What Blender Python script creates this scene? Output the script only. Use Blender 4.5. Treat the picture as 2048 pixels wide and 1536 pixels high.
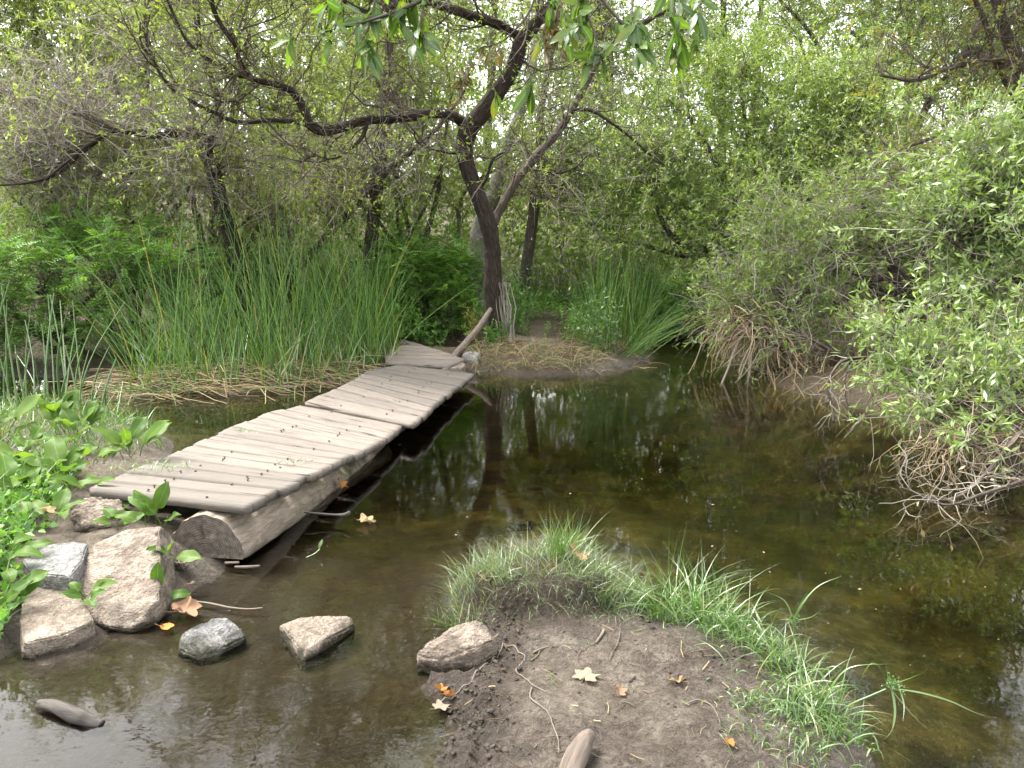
import bpy, bmesh, math, random
import numpy as np
from mathutils import Vector, Matrix

for _o in list(bpy.data.objects):
    bpy.data.objects.remove(_o)
scene = bpy.context.scene
C = scene.collection

# ------------------------------------------------------------------ camera
CAM_H, PITCH, FPX = 1.60, math.radians(10.6), 1535.0      # eye height, downward tilt, focal length in photo pixels
cam_d = bpy.data.cameras.new("camera")
cam_d.sensor_width = 36.0
cam_d.lens = 36.0 * FPX / 2048.0
cam_d.clip_start = 0.05
cam_d.clip_end = 1500.0
cam = bpy.data.objects.new("camera", cam_d)
C.objects.link(cam)
cam.location = (0, 0, CAM_H)
cam.rotation_euler = (math.pi / 2 - PITCH, 0, 0)
scene.camera = cam

# ------------------------------------------------------------------ sky and sun (bright overcast)
SUN_EL, SUN_AZ = math.radians(58), math.radians(298)
world = bpy.data.worlds.new("World")
scene.world = world
world.use_nodes = True
wn, wl = world.node_tree.nodes, world.node_tree.links
sky = wn.new("ShaderNodeTexSky")
sky.sky_type = 'NISHITA'
sky.sun_disc = False
sky.sun_elevation = SUN_EL
sky.sun_rotation = SUN_AZ
sky.dust_density = 5.0
sky.air_density = 1.0
hs = wn.new("ShaderNodeHueSaturation")
hs.inputs['Saturation'].default_value = 0.22          # cloud cover: nearly white
wl.new(sky.outputs[0], hs.inputs['Color'])
gm = wn.new("ShaderNodeGamma")                         # cloud spreads the glare of the sun over the whole sky
gm.inputs['Gamma'].default_value = 0.5
wl.new(hs.outputs[0], gm.inputs['Color'])
wl.new(gm.outputs[0], wn['Background'].inputs['Color'])
wn['Background'].inputs['Strength'].default_value = 0.15

sun_d = bpy.data.lights.new("sun", 'SUN')
sun_d.energy = 0.95
sun_d.angle = math.radians(28)
sun_d.color = (1.0, 0.96, 0.9)
sun = bpy.data.objects.new("sun", sun_d)
C.objects.link(sun)
sdir = Vector((math.sin(SUN_AZ) * math.cos(SUN_EL), math.cos(SUN_AZ) * math.cos(SUN_EL), math.sin(SUN_EL)))
sun.rotation_euler = sdir.to_track_quat('Z', 'Y').to_euler()
sun.location = sdir * 40

vs = scene.view_settings
vs.view_transform = 'Standard'
vs.look = 'None'
vs.gamma = 1.0
vs.use_curve_mapping = False
vs.exposure = 3.9

scene.render.engine = 'CYCLES'
cy = scene.cycles
cy.max_bounces = 6
cy.use_light_tree = False
cy.diffuse_bounces = 3
cy.glossy_bounces = 3
cy.transmission_bounces = 4
cy.transparent_max_bounces = 8
cy.caustics_reflective = False
cy.caustics_refractive = False
cy.use_adaptive_sampling = True
cy.adaptive_threshold = 0.012
cy.use_denoising = True
cy.denoiser = 'OPENIMAGEDENOISE'
cy.denoising_input_passes = 'RGB_ALBEDO_NORMAL'
cy.denoising_prefilter = 'ACCURATE'

# ------------------------------------------------------------------ helpers
rng = np.random.default_rng(11)
random.seed(11)
CP, SP = math.cos(PITCH), math.sin(PITCH)

def ray(u, v):
    a, b = u - 1024.0, v - 768.0
    return np.array([a, FPX * CP - b * SP, -FPX * SP - b * CP])

def PZ(u, v, z=0.0):                       # photo pixel -> point on the level z
    d = ray(u, v)
    t = (z - CAM_H) / d[2]
    return np.array([d[0] * t, d[1] * t, z])

def PY(u, v, y):                           # photo pixel -> point at distance y
    d = ray(u, v)
    t = y / d[1]
    return np.array([d[0] * t, y, CAM_H + d[2] * t])

def pxm(y):                                # metres per photo pixel at distance y
    return y / (FPX * CP)

def unit(a):
    return a / np.maximum(np.linalg.norm(a, axis=-1, keepdims=True), 1e-9)

def rnd_unit(n):
    return unit(rng.normal(size=(n, 3)))

def _hash(i, j, k, s):
    h = (i * 374761393 + j * 668265263 + k * 2147483647 + s * 1274126177) & 0xffffffff
    h = ((h ^ (h >> 13)) * 1274126177) & 0xffffffff
    return ((h ^ (h >> 16)) & 0xffffff) / float(0xffffff)

def vnoise(p, s=0):
    p = np.asarray(p, float)
    f = np.floor(p)
    i = f.astype(np.int64)
    t = p - f
    t = t * t * (3 - 2 * t)
    r = 0
    for dx in (0, 1):
        for dy in (0, 1):
            for dz in (0, 1):
                w = (t[..., 0] if dx else 1 - t[..., 0]) * (t[..., 1] if dy else 1 - t[..., 1]) * (t[..., 2] if dz else 1 - t[..., 2])
                r = r + w * _hash(i[..., 0] + dx, i[..., 1] + dy, i[..., 2] + dz, s)
    return r * 2 - 1

def fbm(p, octv=4, s=0, gain=0.5):
    p = np.asarray(p, float)
    r, a = 0, 1.0
    for o in range(octv):
        r = r + a * vnoise(p * (2.03 ** o) + 17.3 * o, s + o)
        a *= gain
    return r

ORG = {}

def link(o, parent=None, org=None):
    C.objects.link(o)
    if parent is not None:
        o.parent = parent
        ORG[o.name] = ORG[parent.name]
    else:
        ORG[o.name] = np.zeros(3) if org is None else np.array(org, float)
        o.location = ORG[o.name]
    return o

def thing(name, label, cat, loc, group=None):
    o = bpy.data.objects.new(name, None)
    o.empty_display_size = 0.1
    link(o, None, loc)
    return tag(o, label, cat, group)

def tag(o, label=None, cat=None, group=None, kind=None):
    if label: o['label'] = label
    if cat: o['category'] = cat
    if group: o['group'] = group
    if kind: o['kind'] = kind
    return o

def mesh_np(name, V, Q=None, T=None, smooth=False, tint=None, vec=None):
    V = np.ascontiguousarray(V, np.float32)
    Q = np.zeros((0, 4), np.int32) if Q is None else np.asarray(Q, np.int32)
    T = np.zeros((0, 3), np.int32) if T is None else np.asarray(T, np.int32)
    me = bpy.data.meshes.new(name)
    me.vertices.add(len(V))
    me.vertices.foreach_set('co', V.ravel())
    lp = np.concatenate([Q.ravel(), T.ravel()])
    me.loops.add(len(lp))
    me.loops.foreach_set('vertex_index', lp)
    n = len(Q) + len(T)
    st = np.concatenate([np.arange(len(Q)) * 4, len(Q) * 4 + np.arange(len(T)) * 3]).astype(np.int32)
    me.polygons.add(n)
    me.polygons.foreach_set('loop_start', st)
    if smooth:
        me.polygons.foreach_set('use_smooth', np.ones(n, bool))
    me.update(calc_edges=True)
    if tint is not None:
        a = me.attributes.new('tint', 'FLOAT', 'FACE')
        a.data.foreach_set('value', np.ascontiguousarray(tint, np.float32))
    if vec is not None:
        a = me.attributes.new('bc', 'FLOAT_VECTOR', 'POINT')
        a.data.foreach_set('vector', np.ascontiguousarray(vec, np.float32).ravel())
    return me

def mk(name, V, Q=None, T=None, mat=None, parent=None, org=None, **k):   # V in world coordinates
    o0 = ORG[parent.name] if parent is not None else (np.zeros(3) if org is None else np.asarray(org, float))
    me = mesh_np(name, np.asarray(V) - o0, Q, T, **k)
    if mat: me.materials.append(mat)
    return link(bpy.data.objects.new(name, me), parent, o0)

def cat_mesh(parts):                        # [(V,Q,tint)] -> joined
    Vs, Qs, Ts, n = [], [], [], 0
    for V, Q, t in parts:
        Vs.append(V); Qs.append(Q + n); Ts.append(t); n += len(V)
    return np.concatenate(Vs), np.concatenate(Qs), np.concatenate(Ts)

def catmull(P, n):
    P = np.asarray(P, float)
    m = len(P)
    t = np.linspace(0, m - 1 - 1e-6, n)
    i = t.astype(int)
    f = (t - i)[:, None]
    g = lambda k: P[np.clip(k, 0, m - 1)]
    p0, p1, p2, p3 = g(i - 1), g(i), g(i + 1), g(i + 2)
    return 0.5 * (2 * p1 + (p2 - p0) * f + (2 * p0 - 5 * p1 + 4 * p2 - p3) * f ** 2 + (3 * p1 - p0 - 3 * p2 + p3) * f ** 3)

def frames(P):                              # P (...,K,3) -> two normals per ring, continuous along the path
    T = np.gradient(P, axis=-2)
    T = unit(T)
    m = unit(P[..., -1, :] - P[..., 0, :])
    ref = np.where(np.abs(m[..., 2:3]) > 0.8, np.array([1.0, 0.13, 0]), np.array([0.0, 0.1, 1.0]))
    A = unit(np.cross(T, np.broadcast_to(ref[..., None, :], T.shape)))
    B = np.cross(T, A)
    return A, B

def tubes(P, R, sides=3, tint=None):        # many thin tubes at once: P (n,K,3), R (n,K)
    n, K, _ = P.shape
    A, B = frames(P)
    th = np.arange(sides) * 2 * math.pi / sides
    ring = A[:, :, None, :] * np.cos(th)[None, None, :, None] + B[:, :, None, :] * np.sin(th)[None, None, :, None]
    V = P[:, :, None, :] + ring * R[:, :, None, None]
    idx = np.arange(n * K * sides).reshape(n, K, sides)
    nx = np.roll(idx, -1, axis=2)
    Q = np.stack([idx[:, :-1], nx[:, :-1], nx[:, 1:], idx[:, 1:]], -1).reshape(-1, 4)
    if tint is None: tint = rng.random(n)
    return V.reshape(-1, 3), Q, np.repeat(tint, (K - 1) * sides)

def strips(P, R, tint=None, k3=True):                # the finest twiglets: narrow strips, 3 points each
    if k3: P, R = P[:, [0, P.shape[1] // 2, -1]], R[:, [0, R.shape[1] // 2, -1]]
    n, K, _ = P.shape
    A, _ = frames(P)
    V = np.stack([P - A * R[..., None], P + A * R[..., None]], 2)
    I = np.arange(n * K * 2).reshape(n, K, 2)
    Q = np.stack([I[:, :-1, 0], I[:, :-1, 1], I[:, 1:, 1], I[:, 1:, 0]], -1).reshape(-1, 4)
    if tint is None: tint = rng.random(n)
    return V.reshape(-1, 3), Q, np.repeat(tint, K - 1)

def stuff(o):
    o['kind'] = 'stuff'
    return o

def limb(name, P, R, mat, parent=None, org=None, sides=14, step=0.03, rough=0.0, flare=0.0, seed=0, cap=True):
    """one woody limb with furrowed bark: P control points, R radii"""
    P, R = np.asarray(P, float), np.asarray(R, float)
    Ltot = np.linalg.norm(np.diff(P, axis=0), axis=1).sum()
    n = int(np.clip(Ltot / step, 6, 320))
    PR = catmull(np.c_[P, R], n)
    c, r = PR[:, :3], np.maximum(PR[:, 3], 0.0015)
    s = np.r_[0, np.cumsum(np.linalg.norm(np.diff(c, axis=0), axis=1))]
    A, B = frames(c)
    th = np.arange(sides) * 2 * math.pi / sides
    bc = np.stack([np.cos(th)[None, :] * r[:, None], np.sin(th)[None, :] * r[:, None], np.repeat(s[:, None], sides, 1)], -1)
    rr = np.repeat(r[:, None], sides, 1)
    if flare:
        rr = rr * (1 + flare * np.exp(-s / 0.22)[:, None] * (0.6 + 0.6 * np.cos(th * 3 + seed)[None, :]))
    if rough:
        q = bc * np.array([26, 26, 4.5])
        f1 = fbm(q + seed * 3.7, 3, seed)
        q2 = bc * np.array([9, 9, 2.2])
        rr = rr * (1 + 0.06 * fbm(q2 + seed, 2, seed + 5)) + rough * (1 - 2 * np.abs(f1)) 
    V = c[:, None, :] + (A[:, None, :] * np.cos(th)[None, :, None] + B[:, None, :] * np.sin(th)[None, :, None]) * rr[..., None]
    idx = np.arange(n * sides).reshape(n, sides)
    nx = np.roll(idx, -1, axis=1)
    Q = np.stack([idx[:-1], nx[:-1], nx[1:], idx[1:]], -1).reshape(-1, 4)
    V = V.reshape(-1, 3)
    bcv = bc.reshape(-1, 3)
    T = None
    if cap:
        V = np.concatenate([V, c[-1:] + 0, c[:1]])
        bcv = np.concatenate([bcv, [[0, 0, s[-1]], [0, 0, 0]]])
        T = np.concatenate([np.stack([idx[-1], nx[-1], np.full(sides, n * sides)], -1), np.stack([nx[0], idx[0], np.full(sides, n * sides + 1)], -1)])
    return mk(name, V, Q, T, mat, parent, org, smooth=True, vec=bcv), c

def along(P, j, t):                         # point and tangent on path j at t in 0..1
    K = P.shape[1]
    x = t * (K - 1 - 1e-6)
    i = x.astype(int)
    f = (x - i)[:, None]
    a, b = P[j, i], P[j, i + 1]
    return a * (1 - f) + b * f, unit(b - a)

def grow(par, n, t0, t1, L, spread=0.8, up=0.1, wander=0.3, K=5, lv=0.4):
    """n child paths sprouting from the parent paths"""
    ln = np.linalg.norm(np.diff(par, axis=1), axis=2).sum(1)
    j = rng.choice(len(par), n, p=ln / ln.sum())
    t = t0 + (t1 - t0) * rng.random(n)
    p, d = along(par, j, t)
    d = unit(d * (1 - spread * 0.5) + rnd_unit(n) * spread + np.array([0, 0, up]))
    ll = L * (1 + lv * rng.normal(size=n)).clip(0.3, 2.2)
    st = (ll / (K - 1))[:, None]
    out = [p]
    for k in range(K - 1):
        p = p + d * st
        out.append(p)
        d = unit(d + rng.normal(size=(n, 3)) * wander + np.array([0, 0, up * 0.6]))
    return np.stack(out, 1)

def taper(P, r0, r1):
    n, K, _ = P.shape
    w = np.linspace(0, 1, K)[None, :]
    v = (0.7 + 0.6 * rng.random(n))[:, None]
    return (r0 * (1 - w) + r1 * w) * v

def leaves_on(P, per, L, W, t0=0.15, t1=1.0, ang=0.8, upn=0.5, droop=0.0, clump=0.35, fold=0.18, base=None):
    """diamond leaves along the twigs: V,Q,tint"""
    n = len(P) * per
    j = np.repeat(np.arange(len(P)), per)
    t = t0 + (t1 - t0) * rng.random(n)
    p, d = along(P, j, t)
    d = unit(d * (1 - 0.5 * ang) + rnd_unit(n) * ang + np.array([0, 0, -droop]))
    nr = unit(rnd_unit(n) + np.array([0, 0, upn]))
    s = unit(np.cross(d, nr))
    nr = np.cross(s, d)
    l = (L * (0.65 + 0.6 * rng.random(n)))[:, None]
    w = (W * (0.7 + 0.5 * rng.random(n)))[:, None]
    mid = p + d * l * 0.45 - nr * l * 0.06
    V = np.stack([p, mid + s * w * 0.5 + nr * w * fold, p + d * l - nr * l * 0.12, mid - s * w * 0.5 + nr * w * fold], 1)
    tw = rng.random(len(P))[j] if base is None else base[j]
    tint = np.clip(clump * tw + (1 - clump) * rng.random(n), 0, 1)
    return V.reshape(-1, 3), np.arange(n * 4).reshape(n, 4), tint

def in_blobs(blobs, n):
    """random points in ellipsoids given as (u, v, y, ru, rv, ry): pixel centre, distance, pixel radii, depth radius"""
    B = np.array(blobs, float)
    w = B[:, 3] * B[:, 4] * (0.5 + 0.5 * B[:, 5]) * B[:, 2] ** 0.5
    k = rng.choice(len(B), n, p=w / w.sum())
    o = rnd_unit(n) * (rng.random(n) ** 0.42)[:, None]
    out = np.zeros((n, 3))
    for i, b in enumerate(B):
        m = k == i
        c = PY(b[0], b[1], b[2])
        s = pxm(b[2])
        out[m] = c + o[m] * np.array([b[3] * s, b[5], b[4] * s])
    return out

def reach(limbs, targets, K=8, sag=0.15, noise=0.05):
    """branches that leave the limbs and bend out to the targets"""
    S = np.concatenate([l[int(len(l) * 0.15):] for l in limbs])
    T = np.concatenate([unit(np.gradient(l, axis=0))[int(len(l) * 0.15):] for l in limbs])
    D = targets[:, None, :] - S[None]
    dist = np.linalg.norm(D, axis=2)
    cost = dist + 0.9 * np.maximum(S[None, :, 2] - targets[:, None, 2] + 0.25 * dist, 0) + rng.random(dist.shape) * 0.5
    j = cost.argmin(1)
    a, ta, d = S[j], T[j], dist[np.arange(len(j)), j][:, None]
    c = a + ta * d * 0.45 + np.array([0, 0, 1]) * d * sag
    t = np.linspace(0, 1, K)[None, :, None]
    P = (1 - t) ** 2 * a[:, None] + 2 * t * (1 - t) * c[:, None] + t ** 2 * targets[:, None]
    P[:, 1:] += np.cumsum(rng.normal(size=P[:, 1:].shape), 1) * noise * d[:, None] * 0.35
    return P

def px_limb(pts, y0, y1=None):
    """[(u, v, width)] with distance going from y0 to y1 -> points, radii"""
    y1 = y0 if y1 is None else y1
    k = np.linspace(0, 1, len(pts))
    ys = y0 + (y1 - y0) * k
    return np.array([PY(p[0], p[1], y) for p, y in zip(pts, ys)]), np.array([p[2] * 0.5 * pxm(y) for p, y in zip(pts, ys)])
# ------------------------------------------------------------------ materials
class NT:
    def __init__(s, name):
        s.m = bpy.data.materials.new(name)
        s.m.use_nodes = True
        s.n, s.l = s.m.node_tree.nodes, s.m.node_tree.links
        s.n.clear()
        s.out = s.n.new('ShaderNodeOutputMaterial')
    def node(s, t, ins=None, **k):
        x = s.n.new(t)
        for a, b in k.items(): setattr(x, a, b)
        for a, b in (ins or {}).items():
            if isinstance(b, bpy.types.NodeSocket): s.l.new(b, x.inputs[a])
            else: x.inputs[a].default_value = b
        return x
    def ramp(s, fac, stops, interp='LINEAR'):
        x = s.n.new('ShaderNodeValToRGB')
        x.color_ramp.interpolation = interp
        e = x.color_ramp.elements
        while len(e) < len(stops): e.new(0.5)
        for q, (p, c) in zip(e, stops):
            q.position = p
            q.color = (*c, 1) if len(c) == 3 else c
        s.l.new(fac, x.inputs[0])
        return x.outputs[0]
    def noise(s, vec, scale, detail=4, rough=0.55, dist=0.0):
        return s.node('ShaderNodeTexNoise', {'Vector': vec, 'Scale': scale, 'Detail': detail, 'Roughness': rough, 'Distortion': dist}).outputs[0]
    def mapping(s, vec, scale=(1, 1, 1), loc=(0, 0, 0), rot=(0, 0, 0)):
        return s.node('ShaderNodeMapping', {'Vector': vec, 'Scale': scale, 'Location': loc, 'Rotation': rot}).outputs[0]
    def mix(s, f, a, b, mode='MIX'):
        x = s.n.new('ShaderNodeMix'); x.data_type = 'RGBA'; x.blend_type = mode
        for i, v in ((0, f), (6, a), (7, b)):
            if isinstance(v, bpy.types.NodeSocket): s.l.new(v, x.inputs[i])
            else: x.inputs[i].default_value = v if i == 0 else (*v, 1)
        return x.outputs[2]
    def math(s, op, a, b=0.5, clamp=False):
        x = s.n.new('ShaderNodeMath'); x.operation = op; x.use_clamp = clamp
        for i, v in ((0, a), (1, b)):
            if isinstance(v, bpy.types.NodeSocket): s.l.new(v, x.inputs[i])
            else: x.inputs[i].default_value = v
        return x.outputs[0]
    def bump(s, h, strength, dist=0.01, normal=None):
        i = {'Height': h, 'Strength': strength, 'Distance': dist}
        if normal is not None: i['Normal'] = normal
        return s.node('ShaderNodeBump', i).outputs[0]
    def attr(s, name, out=2):
        return s.node('ShaderNodeAttribute', attribute_name=name).outputs[out]
    def pos(s): return s.node('ShaderNodeNewGeometry').outputs['Position']
    def obj(s): return s.node('ShaderNodeTexCoord').outputs['Object']
    def rand(s): return s.node('ShaderNodeObjectInfo').outputs['Random']
    def finish(s, sh):
        s.l.new(sh, s.out.inputs['Surface'])
        return s.m
    def principled(s, col, rough=0.8, normal=None, spec=0.3):
        i = {'Base Color': col if isinstance(col, bpy.types.NodeSocket) else (*col, 1), 'Roughness': rough, 'Specular IOR Level': spec}
        if normal is not None: i['Normal'] = normal
        return s.finish(s.node('ShaderNodeBsdfPrincipled', i).outputs[0])

def leaf_mat(name, stops, transl=0.4, gloss=0.025, tcol=(1.25, 1.3, 0.55)):
    t = NT(name)
    c = t.ramp(t.attr('tint'), stops)
    d = t.node('ShaderNodeBsdfDiffuse', {'Color': c})
    tc = t.mix(1.0, c, tcol, 'MULTIPLY')
    tr = t.node('ShaderNodeBsdfTranslucent', {'Color': tc})
    m = t.node('ShaderNodeMixShader', {0: transl, 1: d.outputs[0], 2: tr.outputs[0]})
    g = t.node('ShaderNodeBsdfGlossy', {'Color': (1, 1, 1, 1), 'Roughness': 0.42})
    m2 = t.node('ShaderNodeMixShader', {0: gloss, 1: m.outputs[0], 2: g.outputs[0]})
    return t.finish(m2.outputs[0])

def twig_mat(name, stops):
    t = NT(name)
    return t.principled(t.ramp(t.attr('tint'), stops), 0.85)

def bark_mat(name, dark, light, sc=1.0, moss=0.0):
    t = NT(name)
    v = t.attr('bc', 1)
    m = t.mapping(v, (30 * sc, 30 * sc, 6 * sc))
    n = t.noise(m, 1.0, 5, 0.6, 0.4)
    vo = t.node('ShaderNodeTexVoronoi', {'Vector': t.mapping(v, (38 * sc, 38 * sc, 7 * sc)), 'Scale': 1.0}, feature='DISTANCE_TO_EDGE').outputs[0]
    f = t.math('MULTIPLY', n, t.math('MULTIPLY_ADD' if False else 'ADD', t.math('MULTIPLY', vo, 1.6), 0.35))
    c = t.ramp(f, [(0.12, dark), (0.5, light)])
    big = t.noise(t.obj(), 1.7, 3)
    c = t.mix(t.math('MULTIPLY', big, 0.5), c, tuple(x * 0.75 for x in light))
    return t.principled(c, 0.9, t.bump(f, 0.9, 0.02), 0.2)

M = {}
M['bark'] = bark_mat('bark_dark', (0.009, 0.007, 0.005), (0.055, 0.043, 0.033))
M['bark_mid'] = bark_mat('bark_brown', (0.023, 0.018, 0.015), (0.112, 0.092, 0.073))
M['bark_pale'] = bark_mat('bark_pale', (0.098, 0.090, 0.079), (0.315, 0.300, 0.270))
M['twig_dark'] = twig_mat('twig_dark', [(0, (0.034, 0.027, 0.020)), (1, (0.116, 0.092, 0.068))])
M['twig_grey'] = twig_mat('twig_grey', [(0, (0.110, 0.092, 0.073)), (0.6, (0.228, 0.202, 0.164)), (1, (0.365, 0.329, 0.283))])
M['straw'] = twig_mat('straw', [(0, (0.112, 0.070, 0.035)), (0.5, (0.252, 0.189, 0.112)), (1, (0.350, 0.287, 0.189))])
M['litter'] = twig_mat('litter', [(0, (0.082, 0.048, 0.025)), (0.45, (0.231, 0.170, 0.088)), (0.7, (0.300, 0.246, 0.137)), (0.86, (0.075, 0.116, 0.027)), (1, (0.082, 0.137, 0.034))])
M['willow'] = leaf_mat('leaf_willow', [(0, (0.073, 0.117, 0.033)), (0.5, (0.152, 0.220, 0.061)), (0.9, (0.264, 0.343, 0.099)), (1, (0.343, 0.343, 0.099))], 0.42)
M['willow_yellow'] = leaf_mat('leaf_willow_yellow', [(0, (0.100, 0.139, 0.035)), (0.5, (0.212, 0.277, 0.064)), (0.9, (0.345, 0.416, 0.105)), (1, (0.398, 0.305, 0.092))], 0.45)
M['willow_rust'] = leaf_mat('leaf_willow_rust', [(0, (0.090, 0.110, 0.030)), (0.4, (0.171, 0.209, 0.050)), (0.75, (0.270, 0.242, 0.060)), (1, (0.288, 0.154, 0.050))], 0.42)
M['willow_pale'] = leaf_mat('leaf_willow_pale', [(0, (0.073, 0.115, 0.038)), (0.5, (0.156, 0.224, 0.073)), (1, (0.262, 0.344, 0.130))], 0.38, 0.03)
M['green'] = leaf_mat('leaf_green', [(0, (0.037, 0.094, 0.018)), (0.5, (0.095, 0.209, 0.041)), (1, (0.200, 0.330, 0.072))], 0.4)
M['pinnate'] = leaf_mat('leaf_pinnate', [(0, (0.052, 0.121, 0.025)), (0.5, (0.127, 0.256, 0.052)), (1, (0.256, 0.421, 0.098))], 0.4)
M['far_leaf'] = leaf_mat('leaf_far', [(0, (0.093, 0.138, 0.040)), (0.5, (0.185, 0.262, 0.081)), (1, (0.305, 0.386, 0.127))], 0.45)
M['reed'] = leaf_mat('reed_green', [(0, (0.032, 0.090, 0.010)), (0.5, (0.071, 0.170, 0.014)), (0.85, (0.141, 0.254, 0.022)), (1, (0.398, 0.317, 0.056))], 0.2, 0.05)
M['reed_pale'] = leaf_mat('reed_pale', [(0, (0.045, 0.098, 0.022)), (0.6, (0.098, 0.180, 0.053)), (1, (0.195, 0.247, 0.120))], 0.2, 0.08)
M['grass'] = leaf_mat('grass_green', [(0, (0.038, 0.090, 0.010)), (0.55, (0.076, 0.158, 0.024)), (0.88, (0.136, 0.218, 0.057)), (0.95, (0.228, 0.212, 0.082)), (1, (0.244, 0.230, 0.096))], 0.35, 0.07)
M['grass_dull'] = leaf_mat('grass_dull', [(0, (0.041, 0.076, 0.022)), (0.6, (0.088, 0.143, 0.051)), (0.85, (0.149, 0.202, 0.084)), (1, (0.230, 0.227, 0.101))], 0.3, 0.05)

def dock_mat(name, stops, tr=0.4, gloss=0.08):
    t = NT(name)
    r = t.rand()
    o = t.obj()
    n = t.noise(o, 26, 4, 0.6)
    x = t.node('ShaderNodeSeparateXYZ', {0: o}).outputs
    rib = t.math('LESS_THAN', t.math('ABSOLUTE', x[1]), 0.0028)
    c = t.ramp(t.math('ADD', t.math('MULTIPLY', r, 0.75), t.math('MULTIPLY', n, 0.4)), stops)
    c = t.mix(t.math('MULTIPLY', rib, 0.35), c, (0.2, 0.26, 0.09))
    nm = t.bump(n, 0.35, 0.006)
    d = t.node('ShaderNodeBsdfDiffuse', {'Color': c, 'Normal': nm})
    trn = t.node('ShaderNodeBsdfTranslucent', {'Color': t.mix(1.0, c, (1.3, 1.35, 0.4), 'MULTIPLY'), 'Normal': nm})
    m = t.node('ShaderNodeMixShader', {0: tr, 1: d.outputs[0], 2: trn.outputs[0]})
    g = t.node('ShaderNodeBsdfGlossy', {'Color': (1, 1, 1, 1), 'Roughness': 0.38, 'Normal': nm})
    return t.finish(t.node('ShaderNodeMixShader', {0: gloss, 1: m.outputs[0], 2: g.outputs[0]}).outputs[0])
M['dock'] = dock_mat('leaf_dock', [(0, (0.034, 0.076, 0.014)), (0.5, (0.07, 0.130, 0.024)), (1, (0.115, 0.175, 0.048))], 0.45, 0.007)
M['bay'] = dock_mat('leaf_bay', [(0, (0.025, 0.061, 0.013)), (0.5, (0.054, 0.115, 0.020)), (0.9, (0.108, 0.180, 0.032)), (1.1, (0.173, 0.137, 0.036))], 0.5, 0.03)
M['dry_bay'] = dock_mat('leaf_dried', [(0, (0.06, 0.04, 0.025)), (1, (0.17, 0.12, 0.08))], 0.2, 0.02)

def dryleaf_mat(name, a, b):
    t = NT(name)
    n = t.noise(t.obj(), 60, 4)
    c = t.ramp(t.math('ADD', t.math('MULTIPLY', t.rand(), 0.4), t.math('MULTIPLY', n, 0.6)), [(0.2, a), (0.75, b)])
    nm = t.bump(n, 0.4, 0.004)
    d = t.node('ShaderNodeBsdfDiffuse', {'Color': c, 'Normal': nm})
    tr = t.node('ShaderNodeBsdfTranslucent', {'Color': c})
    return t.finish(t.node('ShaderNodeMixShader', {0: 0.25, 1: d.outputs[0], 2: tr.outputs[0]}).outputs[0])
M['dry_tan'] = dryleaf_mat('dry_leaf_tan', (0.207, 0.133, 0.069), (0.357, 0.259, 0.155))
M['dry_orange'] = dryleaf_mat('dry_leaf_orange', (0.207, 0.086, 0.026), (0.346, 0.184, 0.063))
M['dry_brown'] = dryleaf_mat('dry_leaf_brown', (0.126, 0.069, 0.043), (0.265, 0.162, 0.104))
M['dry_pale'] = dryleaf_mat('dry_leaf_pale', (0.219, 0.173, 0.126), (0.299, 0.242, 0.184))

def plank_mat():
    t = NT('weathered_plank')
    o, r = t.obj(), t.rand()
    off = t.node('ShaderNodeCombineXYZ', {0: t.math('MULTIPLY', r, 37.0), 1: t.math('MULTIPLY', r, 11.0), 2: 0.0}).outputs[0]
    v = t.node('ShaderNodeVectorMath', {0: o, 1: off}, operation='ADD').outputs[0]
    g = t.noise(t.mapping(v, (3.2, 85, 60)), 1.0, 5, 0.65, 0.6)            # fine grain along the board
    g2 = t.noise(t.mapping(v, (1.1, 17, 12)), 1.0, 3, 0.5, 1.2)             # broad grain
    dust = t.noise(v, 9.0, 5, 0.6)
    c = t.ramp(g, [(0.32, (0.105, 0.087, 0.071)), (0.48, (0.153, 0.131, 0.110)), (0.66, (0.192, 0.167, 0.143))])
    c = t.mix(t.math('MULTIPLY', g2, 0.45), c, (0.081, 0.069, 0.059))
    c = t.mix(t.ramp(dust, [(0.42, (0, 0, 0)), (0.66, (0.231, 0.235, 0.241))]), c, (0.127, 0.111, 0.097))   # dry mud trodden in
    crack = t.noise(t.mapping(v, (1.6, 60, 30), (3, 3, 3)), 1.0, 2, 0.4, 0.3)
    ck = t.ramp(crack, [(0.325, (1, 1, 1)), (0.36, (0, 0, 0))])
    c = t.mix(t.math('MULTIPLY', ck, 0.75), c, (0.015, 0.012, 0.010))
    c = t.mix(t.math('MULTIPLY', t.math('SUBTRACT', r, 0.2), 0.95, True), c, (0.082, 0.074, 0.064))
    h = t.math('SUBTRACT', t.math('ADD', g, t.math('MULTIPLY', dust, 0.6)), t.math('MULTIPLY', ck, 1.0))
    return t.principled(c, 0.88, t.bump(h, 0.55, 0.006), 0.2)
M['plank'] = plank_mat()

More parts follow.
